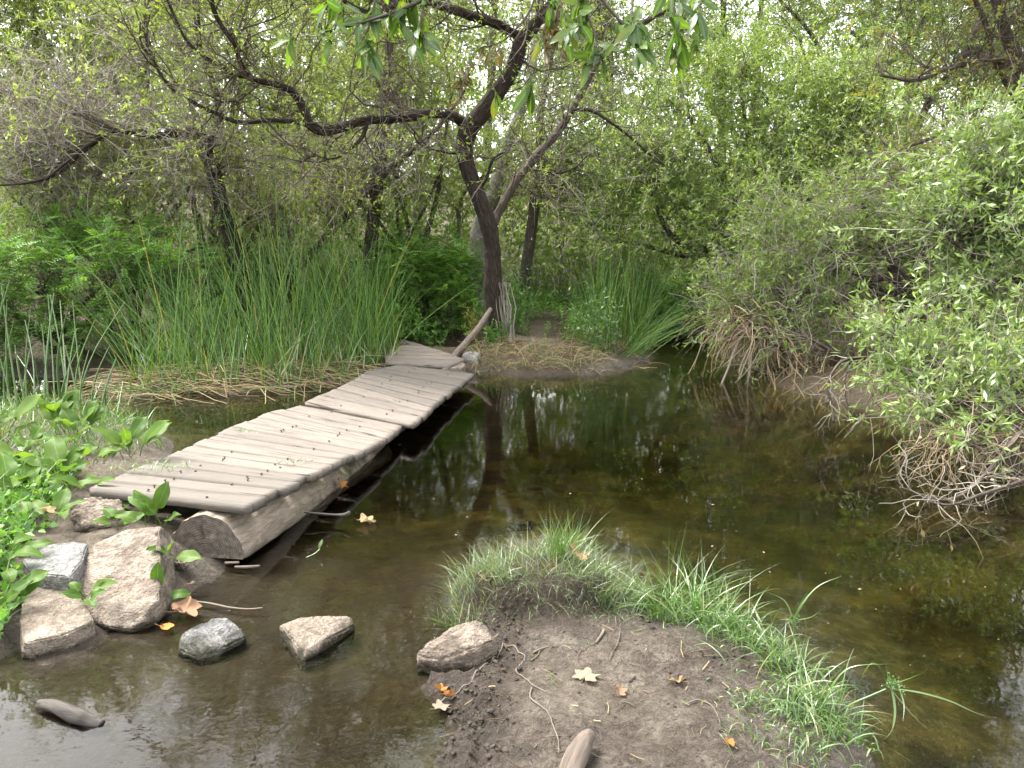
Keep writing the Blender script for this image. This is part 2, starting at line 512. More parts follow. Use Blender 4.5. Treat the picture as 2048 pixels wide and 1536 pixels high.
def log_mat():
    t = NT('old_log')
    v = t.attr('bc', 1)
    n = t.noise(t.mapping(v, (40, 40, 7)), 1.0, 5, 0.6, 1.5)
    wv = t.noise(t.mapping(v, (9, 9, 2.2)), 1.0, 3, 0.5, 3.0)
    c = t.ramp(n, [(0.3, (0.101, 0.079, 0.057)), (0.62, (0.253, 0.212, 0.168))])
    c = t.mix(t.math('MULTIPLY', wv, 0.5), c, (0.158, 0.130, 0.101))
    p = t.pos()
    moss = t.noise(p, 6.5, 4, 0.6)
    z = t.node('ShaderNodeSeparateXYZ', {0: p}).outputs
    far = t.ramp(t.math('MULTIPLY', z[1], 0.1), [(0.40, (0, 0, 0)), (0.50, (1, 1, 1))])
    mk_ = t.math('MULTIPLY', t.ramp(moss, [(0.5, (0, 0, 0)), (0.6, (1, 1, 1))]), far)
    c = t.mix(t.math('MULTIPLY', mk_, 0.8), c, (0.047, 0.054, 0.012))
    c = t.mix(t.ramp(z[2], [(0.0, (0.475, 0.475, 0.475)), (0.10, (0, 0, 0))]), c, (0.029, 0.023, 0.017))   # soaked foot
    return t.principled(c, 0.88, t.bump(n, 0.7, 0.012), 0.2)
M['log'] = log_mat()

def endgrain_mat():
    t = NT('log_end_grain')
    v = t.attr('bc', 1)
    s = t.node('ShaderNodeSeparateXYZ', {0: v}).outputs
    flat = t.node('ShaderNodeCombineXYZ', {0: s[0], 1: s[1], 2: 0.0}).outputs[0]
    ringv = t.node('ShaderNodeTexWave', {'Vector': flat, 'Scale': 26.0, 'Distortion': 2.5, 'Detail': 3.0, 'Detail Scale': 1.5}, wave_type='RINGS', rings_direction='Z').outputs[1]
    n = t.noise(v, 35, 4)
    c = t.ramp(t.math('ADD', t.math('MULTIPLY', ringv, 0.12), t.math('MULTIPLY', n, 0.95)), [(0.25, (0.040, 0.034, 0.027)), (0.8, (0.160, 0.136, 0.112))])
    return t.principled(c, 0.9, t.bump(t.math('ADD', t.math('MULTIPLY', ringv, 0.3), n), 0.6, 0.006), 0.15)
M['endgrain'] = endgrain_mat()

def rock_mat(name, a, b, cc, streak=1.0):
    t = NT(name)
    o = t.obj()
    n = t.noise(o, 6, 8, 0.68, 0.6)
    f = t.noise(t.mapping(o, (18, 18, 60)), 1.0, 6, 0.7, 0.5)
    g = t.noise(o, 120, 4, 0.7)
    vo = t.node('ShaderNodeTexVoronoi', {'Vector': o, 'Scale': 16.0, 'Detail': 3.0, 'Roughness': 0.7}).outputs[0]
    c = t.ramp(n, [(0.36, a), (0.5, b), (0.62, cc)])
    c = t.mix(t.math('MULTIPLY', t.ramp(f, [(0.40, (1, 1, 1)), (0.52, (0, 0, 0))]), 0.5 * streak), c, tuple(x * 0.5 for x in a))
    c = t.mix(t.math('MULTIPLY', t.ramp(g, [(0.42, (1, 1, 1)), (0.55, (0, 0, 0))]), 0.4), c, tuple(x * 0.55 for x in a))
    z = t.node('ShaderNodeSeparateXYZ', {0: t.pos()}).outputs[2]
    zz = t.math('ADD', z, t.math('MULTIPLY', t.math('SUBTRACT', n, 0.5), 0.12))
    c = t.mix(t.ramp(zz, [(0.012, (0.9, 0.9, 0.9)), (0.04, (0, 0, 0))]), c, (0.022, 0.021, 0.010))   # wet, algae-stained foot
    h = t.math('ADD', t.math('MULTIPLY', n, 1.2), t.math('ADD', t.math('MULTIPLY', f, 0.8), t.math('ADD', t.math('MULTIPLY', g, 0.3), t.math('MULTIPLY', vo, 0.5))))
    return t.principled(c, 0.88, t.bump(h, 1.0, 0.03), 0.2)
M['rock_tan'] = rock_mat('rock_tan', (0.136, 0.109, 0.085), (0.250, 0.206, 0.164), (0.347, 0.293, 0.235))
M['rock_grey'] = rock_mat('rock_grey', (0.073, 0.073, 0.075), (0.177, 0.172, 0.166), (0.305, 0.283, 0.256))
M['rock_slate'] = rock_mat('rock_slate', (0.136, 0.139, 0.133), (0.232, 0.227, 0.215), (0.305, 0.297, 0.274))

def wood_mat(name, a, b):
    t = NT(name)
    v = t.attr('bc', 1)
    n = t.noise(t.mapping(v, (60, 60, 8)), 1.0, 5, 0.6, 0.8)
    return t.principled(t.ramp(n, [(0.3, a), (0.7, b)]), 0.8, t.bump(n, 0.7, 0.006), 0.25)
M['drift'] = wood_mat('driftwood_dark', (0.018, 0.015, 0.013), (0.069, 0.059, 0.051))
M['dead_wood'] = wood_mat('dead_wood', (0.075, 0.061, 0.046), (0.196, 0.167, 0.135))
M['prop'] = wood_mat('grey_stick', (0.052, 0.040, 0.032), (0.144, 0.115, 0.092))

def nail_mat():
    t = NT('rusty_nail')
    return t.principled(t.ramp(t.noise(t.obj(), 300, 2), [(0.3, (0.025, 0.018, 0.014)), (0.7, (0.075, 0.05, 0.035))]), 0.7)
M['nail'] = nail_mat()

def ground_mat():
    t = NT('mud_and_silt')
    p = t.pos()
    z = t.node('ShaderNodeSeparateXYZ', {0: p}).outputs[2]
    big = t.noise(p, 1.6, 5, 0.6)
    mid = t.noise(p, 9, 6, 0.65)
    fine = t.noise(p, 55, 5, 0.65)
    grit = t.noise(p, 210, 3, 0.6)
    mud = t.ramp(mid, [(0.36, (0.047, 0.035, 0.025)), (0.5, (0.103, 0.082, 0.064)), (0.64, (0.157, 0.132, 0.106))])
    crumb = t.noise(p, 34, 6, 0.72, 0.8)
    mud = t.mix(t.math('MULTIPLY', t.ramp(crumb, [(0.43, (1, 1, 1)), (0.53, (0, 0, 0))]), 0.75), mud, (0.033, 0.025, 0.017))
    mud = t.mix(t.math('MULTIPLY', t.ramp(grit, [(0.5, (0, 0, 0)), (0.62, (1, 1, 1))]), 0.35), mud, (0.205, 0.175, 0.140))
    dry = t.ramp(mid, [(0.3, (0.148, 0.118, 0.082)), (0.7, (0.258, 0.209, 0.152))])
    dryf = t.attr('dry')
    mud = t.mix(dryf, mud, dry)
    mud = t.mix(t.attr('clod'), mud, t.ramp(fine, [(0.35, (0.021, 0.014, 0.009)), (0.7, (0.071, 0.052, 0.036))]))
    litter = t.ramp(fine, [(0.3, (0.024, 0.018, 0.010)), (0.5, (0.060, 0.045, 0.026)), (0.62, (0.119, 0.084, 0.046)), (0.75, (0.036, 0.039, 0.014))])
    mud = t.mix(t.attr('litter'), mud, litter)
    sil = t.noise(t.mapping(p, (3.2, 3.2, 1)), 1.0, 9, 0.7, 0.0)
    patch = t.noise(t.mapping(p, (1.5, 1.9, 1)), 1.0, 6, 0.65, 0.0)
    silt = t.ramp(sil, [(0.34, (0.012, 0.014, 0.005)), (0.46, (0.045, 0.042, 0.013)), (0.56, (0.10, 0.085, 0.028)), (0.68, (0.17, 0.14, 0.06))])
    silt = t.mix(t.ramp(patch, [(0.42, (0.85, 0.85, 0.85)), (0.52, (0, 0, 0))]), silt, (0.010, 0.011, 0.005))
    brown = t.ramp(sil, [(0.3, (0.018, 0.012, 0.007)), (0.55, (0.043, 0.031, 0.018)), (0.75, (0.071, 0.054, 0.033))])
    silt = t.mix(t.attr('brown'), silt, brown)
    silt = t.mix(t.math('MULTIPLY', t.ramp(fine, [(0.40, (1, 1, 1)), (0.5, (0, 0, 0))]), 0.45), silt, (0.037, 0.029, 0.011))
    zz = t.math('ADD', z, t.math('MULTIPLY', t.math('SUBTRACT', mid, 0.5), 0.05))
    wet = t.ramp(zz, [(0.0, (1, 1, 1)), (0.075, (0, 0, 0))])
    mud = t.mix(t.math('MULTIPLY', wet, 0.55), mud, (0.037, 0.027, 0.019))
    under = t.ramp(zz, [(-0.0, (1, 1, 1)), (0.012, (0, 0, 0))])
    under.node.color_ramp.elements[0].position = 0.0
    c = t.mix(t.ramp(t.math('ADD', zz, 0.5), [(0.492, (1, 1, 1)), (0.506, (0, 0, 0))]), mud, silt)
    rough = t.math('SUBTRACT', 0.88, t.math('MULTIPLY', t.math('MULTIPLY', wet, 1.0), big))
    h = t.math('ADD', t.math('ADD', t.math('MULTIPLY', mid, 1.0), t.math('MULTIPLY', crumb, 1.0)), t.math('MULTIPLY', grit, 0.22))
    return t.principled(c, rough, t.bump(h, 1.0, 0.05), 0.3)
M['ground'] = ground_mat()

def water_mat():
    t = NT('pond_water')
    p = t.pos()
    n1 = t.noise(t.mapping(p, (3.0, 4.0, 1)), 1.0, 2, 0.5, 0.2)
    n2 = t.noise(t.mapping(p, (14, 19, 1)), 1.0, 2, 0.5, 0.5)
    n3 = t.noise(t.mapping(p, (46, 60, 1)), 1.0, 2, 0.5, 0.3)
    area = t.ramp(t.noise(t.mapping(p, (0.5, 0.5, 1), (4.1, 2.2, 0)), 1.0, 2), [(0.42, (0.2, 0.2, 0.2)), (0.62, (1, 1, 1))])
    h = t.math('ADD', t.math('MULTIPLY', n1, 0.03), t.math('MULTIPLY', t.math('ADD', t.math('MULTIPLY', n2, 0.05), t.math('MULTIPLY', n3, 0.008)), area))
    nm = t.bump(h, 0.28, 0.04)
    fr = t.node('ShaderNodeFresnel', {'IOR': 1.333, 'Normal': nm})
    tr = t.node('ShaderNodeBsdfTransparent', {'Color': (0.93, 0.93, 0.88, 1)})
    g = t.node('ShaderNodeBsdfGlossy', {'Color': (1, 1, 1, 1), 'Roughness': 0.0, 'Normal': nm})
    m = t.node('ShaderNodeMixShader', {0: fr.outputs[0], 1: tr.outputs[0], 2: g.outputs[0]})
    t.finish(m.outputs[0])
    va = t.node('ShaderNodeVolumeAbsorption', {'Color': (0.52, 0.46, 0.16, 1), 'Density': 2.3})
    t.l.new(va.outputs[0], t.out.inputs['Volume'])
    return t.m
M['water'] = water_mat()
# ------------------------------------------------------------------ terrain
def poly(pts, z=0.0):
    return np.array([PZ(u, v, z)[:2] for u, v in pts])

LEFT = poly([(-900, 1480), (-200, 1360), (0, 1318), (30, 1300), (190, 1282), (215, 1255), (290, 1262), (335, 1235), (400, 1192), (452, 1150), (470, 1112),
             (440, 1040), (400, 960), (352, 905), (330, 872), (280, 852), (220, 836), (150, 832), (60, 836), (-300, 842), (-900, 850)])
FAR = np.concatenate([np.array([[-40.0, 8.2]]), poly([(-500, 752), (0, 752), (150, 756), (222, 778), (245, 796), (330, 790), (450, 790), (600, 775), (700, 765), (760, 747), (830, 742), (950, 748), (1080, 753),
             (1200, 749), (1260, 739), (1303, 718), (1296, 690), (1330, 668), (1400, 660), (1440, 700), (1500, 742), (1600, 786), (1700, 812), (1800, 846), (1900, 890), (2048, 950), (2300, 1060)]),
             np.array([[6.0, 3.6], [9.0, 1.0], [40.0, -3.0], [60, 60], [-60, 60]])])
SPIT = np.concatenate([poly([(908, 1255), (888, 1215), (918, 1165), (1000, 1110), (1090, 1080), (1180, 1092), (1250, 1150), (1278, 1215), (1318, 1240), (1400, 1215), (1500, 1255), (1575, 1300),
             (1640, 1360), (1690, 1420), (1730, 1500), (1790, 1640), (1860, 1900)]), np.array([[1.25, 1.0], [2.6, 0.2], [6.0, -2.0], [8.0, -9.0], [-4.0, -9.0], [-1.6, -2.0], [-0.6, 0.4], [-0.40, 1.2]]),
                       poly([(840, 1640), (872, 1500), (885, 1425), (850, 1385), (880, 1345), (965, 1330), (955, 1285)])])

def sd_poly(x, y, P):
    x, y = np.asarray(x, float), np.asarray(y, float)
    d = np.full(x.shape, 1e9)
    ins = np.zeros(x.shape, bool)
    n = len(P)
    for i in range(n):
        ax, ay = P[i]
        bx, by = P[(i + 1) % n]
        ex, ey = bx - ax, by - ay
        t = np.clip(((x - ax) * ex + (y - ay) * ey) / (ex * ex + ey * ey + 1e-12), 0, 1)
        d = np.minimum(d, np.hypot(x - ax - t * ex, y - ay - t * ey))
        c = ((ay > y) != (by > y)) & (x < (bx - ax) * (y - ay) / (by - ay + 1e-12) + ax)
        ins ^= c
    return np.where(ins, d, -d)

TUS = PZ(1085, 1172, 0.1)
DIP = PZ(905, 699, 0.0)
FOOT = [PZ(975, 1405, 0.08), PZ(1240, 1470, 0.08), PZ(1330, 1330, 0.08)]

def smooth(a, b, x):
    t = np.clip((x - a) / (b - a), 0, 1)
    return t * t * (3 - 2 * t)

def ground_z(x, y, detail=True):
    x, y = np.asarray(x, float), np.asarray(y, float)
    p = np.stack([x, y, np.zeros_like(x)], -1)
    wob = 0.05 * fbm(p * 4.0, 3, 3) * (1 if detail else 0)
    sl, sf, sm = sd_poly(x, y, LEFT) + wob, sd_poly(x, y, FAR) + wob * 1.6, sd_poly(x, y, SPIT) + wob * 0.7
    land = lambda s, a, b: np.where(s > 0, a * (1 - np.exp(-np.maximum(s, 0) / b)), -0.46 * (1 - np.exp(np.minimum(s, 0) / 1.4)))
    h = np.maximum(np.maximum(land(sl, 0.20, 0.35), land(sf, 0.17, 0.45) + 0.02 * np.clip(sf, 0, 60)), land(sm, 0.085, 0.15))
    # shallow silt bar in the near left of the pool
    sh = smooth(-0.2, 0.9, -0.15 - x) * smooth(4.4, 3.2, y)
    h = np.where(h < 0, h * (1 - 0.8 * sh), h)
    h = h + 0.16 * np.clip(y - 21, 0, 40)
    # tussock
    ex, ey = (x - TUS[0]) / 0.35, (y - TUS[1]) / 0.25
    r = np.sqrt(ex * ex + ey * ey) + 0.12 * fbm(p * 7, 2, 9)
    h = h + 0.11 * smooth(1.05, np.where(ey < 0, 0.72, 0.5), r)
    # dark puddle behind the leaning stick
    dx, dy = (x - DIP[0]) / 0.55, (y - DIP[1]) / 0.55
    h = h - 0.26 * np.exp(-(dx * dx + dy * dy))
    for f in FOOT:
        fx, fy = (x - f[0]) / 0.10, (y - f[1]) / 0.06
        h = h - 0.034 * np.exp(-(fx * fx + fy * fy) ** 2)
    if detail:
        q = np.where(h > 0, 1.0, 0.6)
        h = h + q * (0.014 * fbm(p * 5, 3, 21) + 0.010 * (1 - np.abs(fbm(p * 16, 2, 31))) * smooth(0.1, 0.6, fbm(p * 1.3, 2, 44) + 0.4))
        cl = smooth(-0.05, 0.5, fbm(p * 2.3, 2, 77) + 0.9 * smooth(0.32, 0.02, sm) + 0.35 * smooth(2.2, 1.7, y) - 0.25)
        h = h + np.where(sm > 0, (0.008 + 0.022 * cl) * np.abs(fbm(p * 30, 3, 55, 0.6)) + 0.012 * cl * fbm(p * 12, 2, 58), 0)
    return h

def axis(spans):
    out = []
    for a, b, s in spans:
        out.append(np.arange(a, b, s))
    return np.concatenate(out + [[spans[-1][1]]])

gx = axis([(-400, -60, 40), (-60, -14, 4), (-14, -5, 0.3), (-5, -2.4, 0.08), (-2.4, -0.5, 0.022), (-0.5, 1.55, 0.017), (1.55, 2.0, 0.03), (2.0, 6, 0.08), (6, 14, 0.3), (14, 60, 4), (60, 400, 40)])
gy = axis([(-60, -6, 6), (-6, 1.2, 0.4), (1.2, 1.5, 0.03), (1.5, 3.5, 0.017), (3.5, 4.0, 0.03), (4.0, 7.0, 0.06), (7.0, 14.0, 0.1), (14, 22, 0.4), (22, 60, 3), (60, 700, 40)])
X, Y = np.meshgrid(gx, gy)
Z = ground_z(X, Y)
Zf = np.maximum(Z, -0.6)
idx = np.arange(X.size).reshape(X.shape)
Q = np.stack([idx[:-1, :-1], idx[:-1, 1:], idx[1:, 1:], idx[1:, :-1]], -1).reshape(-1, 4)
V = np.stack([X, Y, Zf], -1).reshape(-1, 3)
ground = mk('ground', V, Q, None, M['ground'], smooth=True)
tag(ground, kind='structure')
x, y = V[:, 0], V[:, 1]
pth = poly([(860, 690), (980, 650), (1120, 660), (1150, 700), (1080, 715), (990, 700), (900, 690)], 0.12)
nz = fbm(np.stack([x, y, 0 * x], -1) * 1.5, 3, 61)
dry = smooth(-0.1, 0.5, sd_poly(x, y, pth) + 0.25 * nz)
mudc = poly([(960, 1300), (1250, 1290), (1330, 1400), (1300, 1500), (1050, 1500), (930, 1400)], 0.08)
dry = np.maximum(dry * 0.9, 0.30 * smooth(-0.05, 0.25, sd_poly(x, y, mudc) + 0.2 * nz))
dry = np.maximum(dry * 0.75, 0.3 * smooth(0.0, 0.5, sd_poly(x, y, LEFT)))
sm_ = sd_poly(x, y, SPIT)
p3_ = np.stack([x, y, 0 * x], -1)
clod = np.where(sm_ > -0.02, smooth(-0.05, 0.5, fbm(p3_ * 2.3, 2, 77) + 0.9 * smooth(0.32, 0.02, sm_) + 0.35 * smooth(2.2, 1.7, y) - 0.25), 0) * 0.75
rt_ = np.hypot((x - TUS[0]) / 0.37, (y - TUS[1]) / 0.27)
clod = np.maximum(clod, 0.8 * smooth(1.45, 1.0, rt_))
lit = np.where((x > 1.9) & (y > 3), 1.0, np.clip(smooth(-0.05, 0.35, sd_poly(x, y, FAR) + 0.4 * nz), 0, 1)) * (1 - dry)
brown = smooth(-0.25, 0.55, -0.02 - x + 0.3 * nz) * smooth(5.2, 3.6, y)
for nm_, arr in (('dry', dry), ('litter', lit), ('brown', brown), ('clod', clod)):
    a = ground.data.attributes.new(nm_, 'FLOAT', 'POINT')
    a.data.foreach_set('value', arr.astype(np.float32))

# water body: a closed volume, its surface at level 0
bm = bmesh.new()
bmesh.ops.create_cube(bm, size=1.0)
for v in bm.verts:
    v.co = Vector((v.co.x * 30 + 0, v.co.y * 24 + 6.0, -0.45 + v.co.z * 0.9))
me = bpy.data.meshes.new('pond_water')
bm.to_mesh(me); bm.free()
me.materials.append(M['water'])
pond = bpy.data.objects.new('pond_water', me)
link(pond)
tag(pond, kind='structure')

# ------------------------------------------------------------------ plank footbridge
def plank(parent, La, Ra, Rb, Lb, th, seed, nails=()):
    """one board between its near edge La-Ra and far edge Lb-Rb (world points on its top face)"""
    La, Ra, Rb, Lb = [np.asarray(q, float) for q in (La, Ra, Rb, Lb)]
    o = (La + Ra + Rb + Lb) / 4
    ax = unit((Ra + Rb - La - Lb)[None])[0]
    ay = (Lb + Rb - La - Ra); ay = unit((ay - ax * ay.dot(ax))[None])[0]
    az = np.cross(ax, ay)
    R = np.stack([ax, ay, az], 1)
    loc = lambda q: (q - o) @ R
    a, b, c, d = loc(La), loc(Ra), loc(Rb), loc(Lb)
    nx, ny = 26, 5
    s = np.linspace(0, 1, nx)[:, None, None]
    t = np.linspace(0, 1, ny)[None, :, None]
    top = (a * (1 - s) + b * s) * (1 - t) + (d * (1 - s) + c * s) * t
    pn = lambda q, k: fbm(q * np.array([5, 14, 14]) + seed * 9.1, 2, k)
    top = top + 0
    hh = 0.0022 * pn(top, 1) + 0.003 * fbm(top * np.array([2.0, 2, 2]) + seed, 2, 8)
    edge = np.ones((nx, ny)) * 0
    edge[:, 0] = edge[:, -1] = 1
    edge[0, :] = edge[-1, :] = 1
    hh = hh - edge * (0.0006 + 0.0012 * np.abs(pn(top, 4)))            # worn arrises
    top[..., 1] += np.where((np.arange(ny) == 0) | (np.arange(ny) == ny - 1), 1, 0)[None, :] * 0.0025 * pn(top, 2)
    endn = 0.010 * fbm(top[..., [1, 0, 2]] * 40 + seed * 3, 2, 6)
    top[0, :, 0] += endn[0]
    top[-1, :, 0] += endn[-1]
    top[..., 2] += hh
    bot = top.copy()
    bot[..., 2] = bot[..., 2] * 0 - th + 0.003 * pn(bot, 3)
    n = nx * ny
    V = np.concatenate([top.reshape(-1, 3), bot.reshape(-1, 3)])
    I = np.arange(n).reshape(nx, ny)
    J = I + n
    qs = [np.stack([I[:-1, :-1], I[1:, :-1], I[1:, 1:], I[:-1, 1:]], -1).reshape(-1, 4),
          np.stack([J[:-1, :-1], J[:-1, 1:], J[1:, 1:], J[1:, :-1]], -1).reshape(-1, 4),
          np.stack([J[:-1, 0], J[1:, 0], I[1:, 0], I[:-1, 0]], -1), np.stack([I[:-1, -1], I[1:, -1], J[1:, -1], J[:-1, -1]], -1),
          np.stack([I[0, :-1], I[0, 1:], J[0, 1:], J[0, :-1]], -1), np.stack([J[-1, :-1], J[-1, 1:], I[-1, 1:], I[-1, :-1]], -1)]
    me = mesh_np('plank', V, np.concatenate(qs))
    me.materials.append(M['plank'])
    ob = bpy.data.objects.new('plank', me)
    C.objects.link(ob)
    ob.parent = parent
    m = Matrix([[*R[0], 0], [*R[1], 0], [*R[2], 0], [0, 0, 0, 1]])
    m.translation = Vector(o - ORG[parent.name])
    ob.matrix_local = m
    for (fs, ft) in nails:
        q = (a * (1 - fs) + b * fs) * (1 - ft) + (d * (1 - fs) + c * fs) * ft
        nb = bpy.data.objects.new('nail', nail_me)
        C.objects.link(nb)
        nb.parent = ob
        nb.location = Vector(q) + Vector((0, 0, random.uniform(-0.014, -0.004)))
        nb.rotation_euler = (random.uniform(-.35, .35), random.uniform(-.35, .35), 0)
    return ob

bm = bmesh.new()
bmesh.ops.create_cone(bm, cap_ends=True, segments=6, radius1=0.0035, radius2=0.0035, depth=0.03, matrix=Matrix.Translation((0, 0, 0.006)))
bmesh.ops.create_cone(bm, cap_ends=True, segments=8, radius1=0.0085, radius2=0.007, depth=0.004, matrix=Matrix.Translation((0, 0, 0.022)))
nail_me = bpy.data.meshes.new('nail')
bm.to_mesh(nail_me); bm.free()
nail_me.materials.append(M['nail'])

S1 = [((178, 976), (498, 1013)), ((206, 962), (534, 993)), ((252, 944), (566, 977)), ((300, 928), (596, 963)), ((334, 913), (620, 951)), ((357, 901), (648, 940)),
      ((381, 891), (668, 930)), ((411, 877), (690, 919)), ((438, 867), (711, 910)), ((465, 853), (729, 900)), ((496, 843), (748, 890)), ((516, 834), (760, 884)),
      ((541, 824), (775, 876)), ((568, 818), (790, 866)), ((598, 810), (813, 848))]
S2 = [((611, 804), (828, 848)), ((642, 789), (846, 832)), ((673, 776), (856, 823)), ((693, 766), (866, 814)), ((706, 760), (882, 803)), ((717, 753), (894, 791)),
      ((728, 746), (904, 783)), ((741, 740), (921, 772)), ((769, 735), (934, 759)), ((802, 729), (948, 746))]
S3 = [((770, 724), (898, 731)), ((772, 716), (932, 719)), ((775, 708), (912, 711)), ((778, 700), (890, 704)), ((782, 694), (868, 697)), ((786, 688), (848, 691)), ((790, 682), (828, 685)), ((794, 676), (808, 679))]

def span(name, label, S, zfun, th, nails, seed, gapy=0.009):
    n = len(S)
    root = thing(name, label, 'footbridge', [*((PZ(*S[0][0], 0.2) + PZ(*S[0][1], 0.2)) / 2)[:2], 0.0])
    for i in range(n - 1):
        z0, z1 = zfun(i / (n - 1)), zfun((i + 1) / (n - 1))
        jz = random.uniform(-0.009, 0.009)
        La, Ra = PZ(*S[i][0], z0 + jz), PZ(*S[i][1], z0 + jz)
        Lb, Rb = PZ(*S[i + 1][0], z1 + jz), PZ(*S[i + 1][1], z1 + jz)
        g = unit((Lb - La + Rb - Ra)[None])[0] * gapy * random.uniform(0.5, 1.3)
        ex = unit((Ra - La)[None])[0]
        e1, e2 = random.uniform(-0.02, 0.012), random.uniform(-0.02, 0.02)
        e1 = min(e1, 0.0) if i == 0 else e1
        nl = []
        if nails:
            for fs in (0.34, 0.73):
                for ft in (0.32, 0.72):
                    if random.random() < 0.62:
                        nl.append((fs + random.uniform(-.035, .035), ft + random.uniform(-.1, .1)))
        plank(root, La + g - ex * e2, Ra + g + ex * e1, Rb - g + ex * e1, Lb - g - ex * e2, th, seed + i, nl)
    return root

near_span = span('footbridge', 'near span of weathered plank footbridge resting on a half log by the rocks', S1, lambda s: 0.315 - 0.20 * s ** 0.75, 0.045, True, 3)
far_span = span('footbridge', 'far span of weathered plank footbridge, one step higher, ending at the mud bank', S2, lambda s: 0.165 - 0.034 * s, 0.045, True, 40)
back_span = span('footbridge', 'short plank boardwalk on the far bank behind the leaning stick', S3, lambda s: 0.17, 0.05, False, 80, 0.005)

# half-log beam under the near span
a, b = PZ(407, 1065, 0.17), PZ(735, 880, 0.02)
a = np.array([a[0], a[1], 0.06]); b = np.array([b[0], b[1], -0.12])
ax = unit((b - a)[None])[0]
side = unit(np.cross(ax, [0, 0, 1.0])[None])[0]
upv = np.cross(side, ax)
nr_, ns_ = 70, 40
rad = 0.205
th = np.linspace(-0.16, math.pi + 0.16, ns_)
prof = np.stack([np.cos(th), np.sin(th)], -1)
prof[:, 1] = np.where(prof[:, 1] < 0, prof[:, 1] * 0.6, prof[:, 1])
Ls = np.linalg.norm(b - a)
ss = np.linspace(0, Ls, nr_)
bc = np.stack([np.repeat(prof[None, :, 0] * rad, nr_, 0), np.repeat(prof[None, :, 1] * rad, nr_, 0), np.repeat(ss[:, None], ns_, 1)], -1)
rr = rad * (1 + 0.05 * fbm(bc * np.array([8, 8, 2.5]), 3, 71)) + 0.008 * fbm(bc * np.array([45, 45, 6]), 2, 72)
rr[0] *= 0.965; rr[1] *= 0.992
V = a + ax * ss[:, None, None] + (side * prof[None, :, 0:1] + upv * (prof[None, :, 1:2])) * rr[..., None]
V = V.reshape(-1, 3)
I = np.arange(nr_ * ns_).reshape(nr_, ns_)
Q = np.stack([I[:-1, :-1], I[1:, :-1], I[1:, 1:], I[:-1, 1:]], -1).reshape(-1, 4)
Qb = np.stack([I[:-1, -1], I[1:, -1], I[1:, 0], I[:-1, 0]], -1)
beam = mk('log_beam', V, np.concatenate([Q, Qb]), None, M['log'], near_span, smooth=True, vec=bc.reshape(-1, 3))
beam['label'] = 'half log beam with cracked sawn end and moss on its flank'
# sawn end, dished and cracked
nrg = 12
e = V[:ns_]
cc = e.mean(0) + upv * -0.03
w = np.linspace(1, 0, nrg)[:, None, None]
E = cc + (e[None] - cc) * w
pr = np.stack([(E - a) @ side, (E - a) @ upv, np.zeros(E.shape[:2])], -1)
ang_ = np.arctan2(pr[..., 1] + 0.02, pr[..., 0])
rdd = np.hypot(pr[..., 0], pr[..., 1] + 0.02)
crack = np.exp(-((pr[..., 0] + 0.02 + 0.012 * fbm(pr * 20, 2, 5)) / 0.007) ** 2) * (pr[..., 1] > -0.01) * 0.02
E = E - ax * (0.004 * fbm(pr * 40, 3, 77) - 0.003 - crack)[..., None] * (1 - (w ** 6))
Ie = np.arange(nrg * ns_).reshape(nrg, ns_)
Qe = np.stack([Ie[:-1, :-1], Ie[:-1, 1:], Ie[1:, 1:], Ie[1:, :-1]], -1).reshape(-1, 4)
Qe2 = np.stack([Ie[:-1, -1], Ie[:-1, 0], Ie[1:, 0], Ie[1:, -1]], -1)
mk('sawn_end', E.reshape(-1, 3), np.concatenate([Qe, Qe2]), None, M['endgrain'], beam, smooth=True, vec=pr.reshape(-1, 3))
# bearers under the far spans
for root, S, z in ((far_span, S2, 0.02),):
    for f in (0.22, 0.8):
        p0 = PZ(*S[0][0], 0.1) * (1 - f) + PZ(*S[0][1], 0.1) * f
        p1 = PZ(*S[-1][0], 0.1) * (1 - f) + PZ(*S[-1][1], 0.1) * f
        p0[2], p1[2] = z - 0.005, z - 0.01
        limb('bearer', [p0 - (p1 - p0) * 0.03, (p0 + p1) / 2, p1 + (p1 - p0) * 0.02], [0.065, 0.07, 0.06], M['drift'], root, sides=12, step=0.1, rough=0.004)

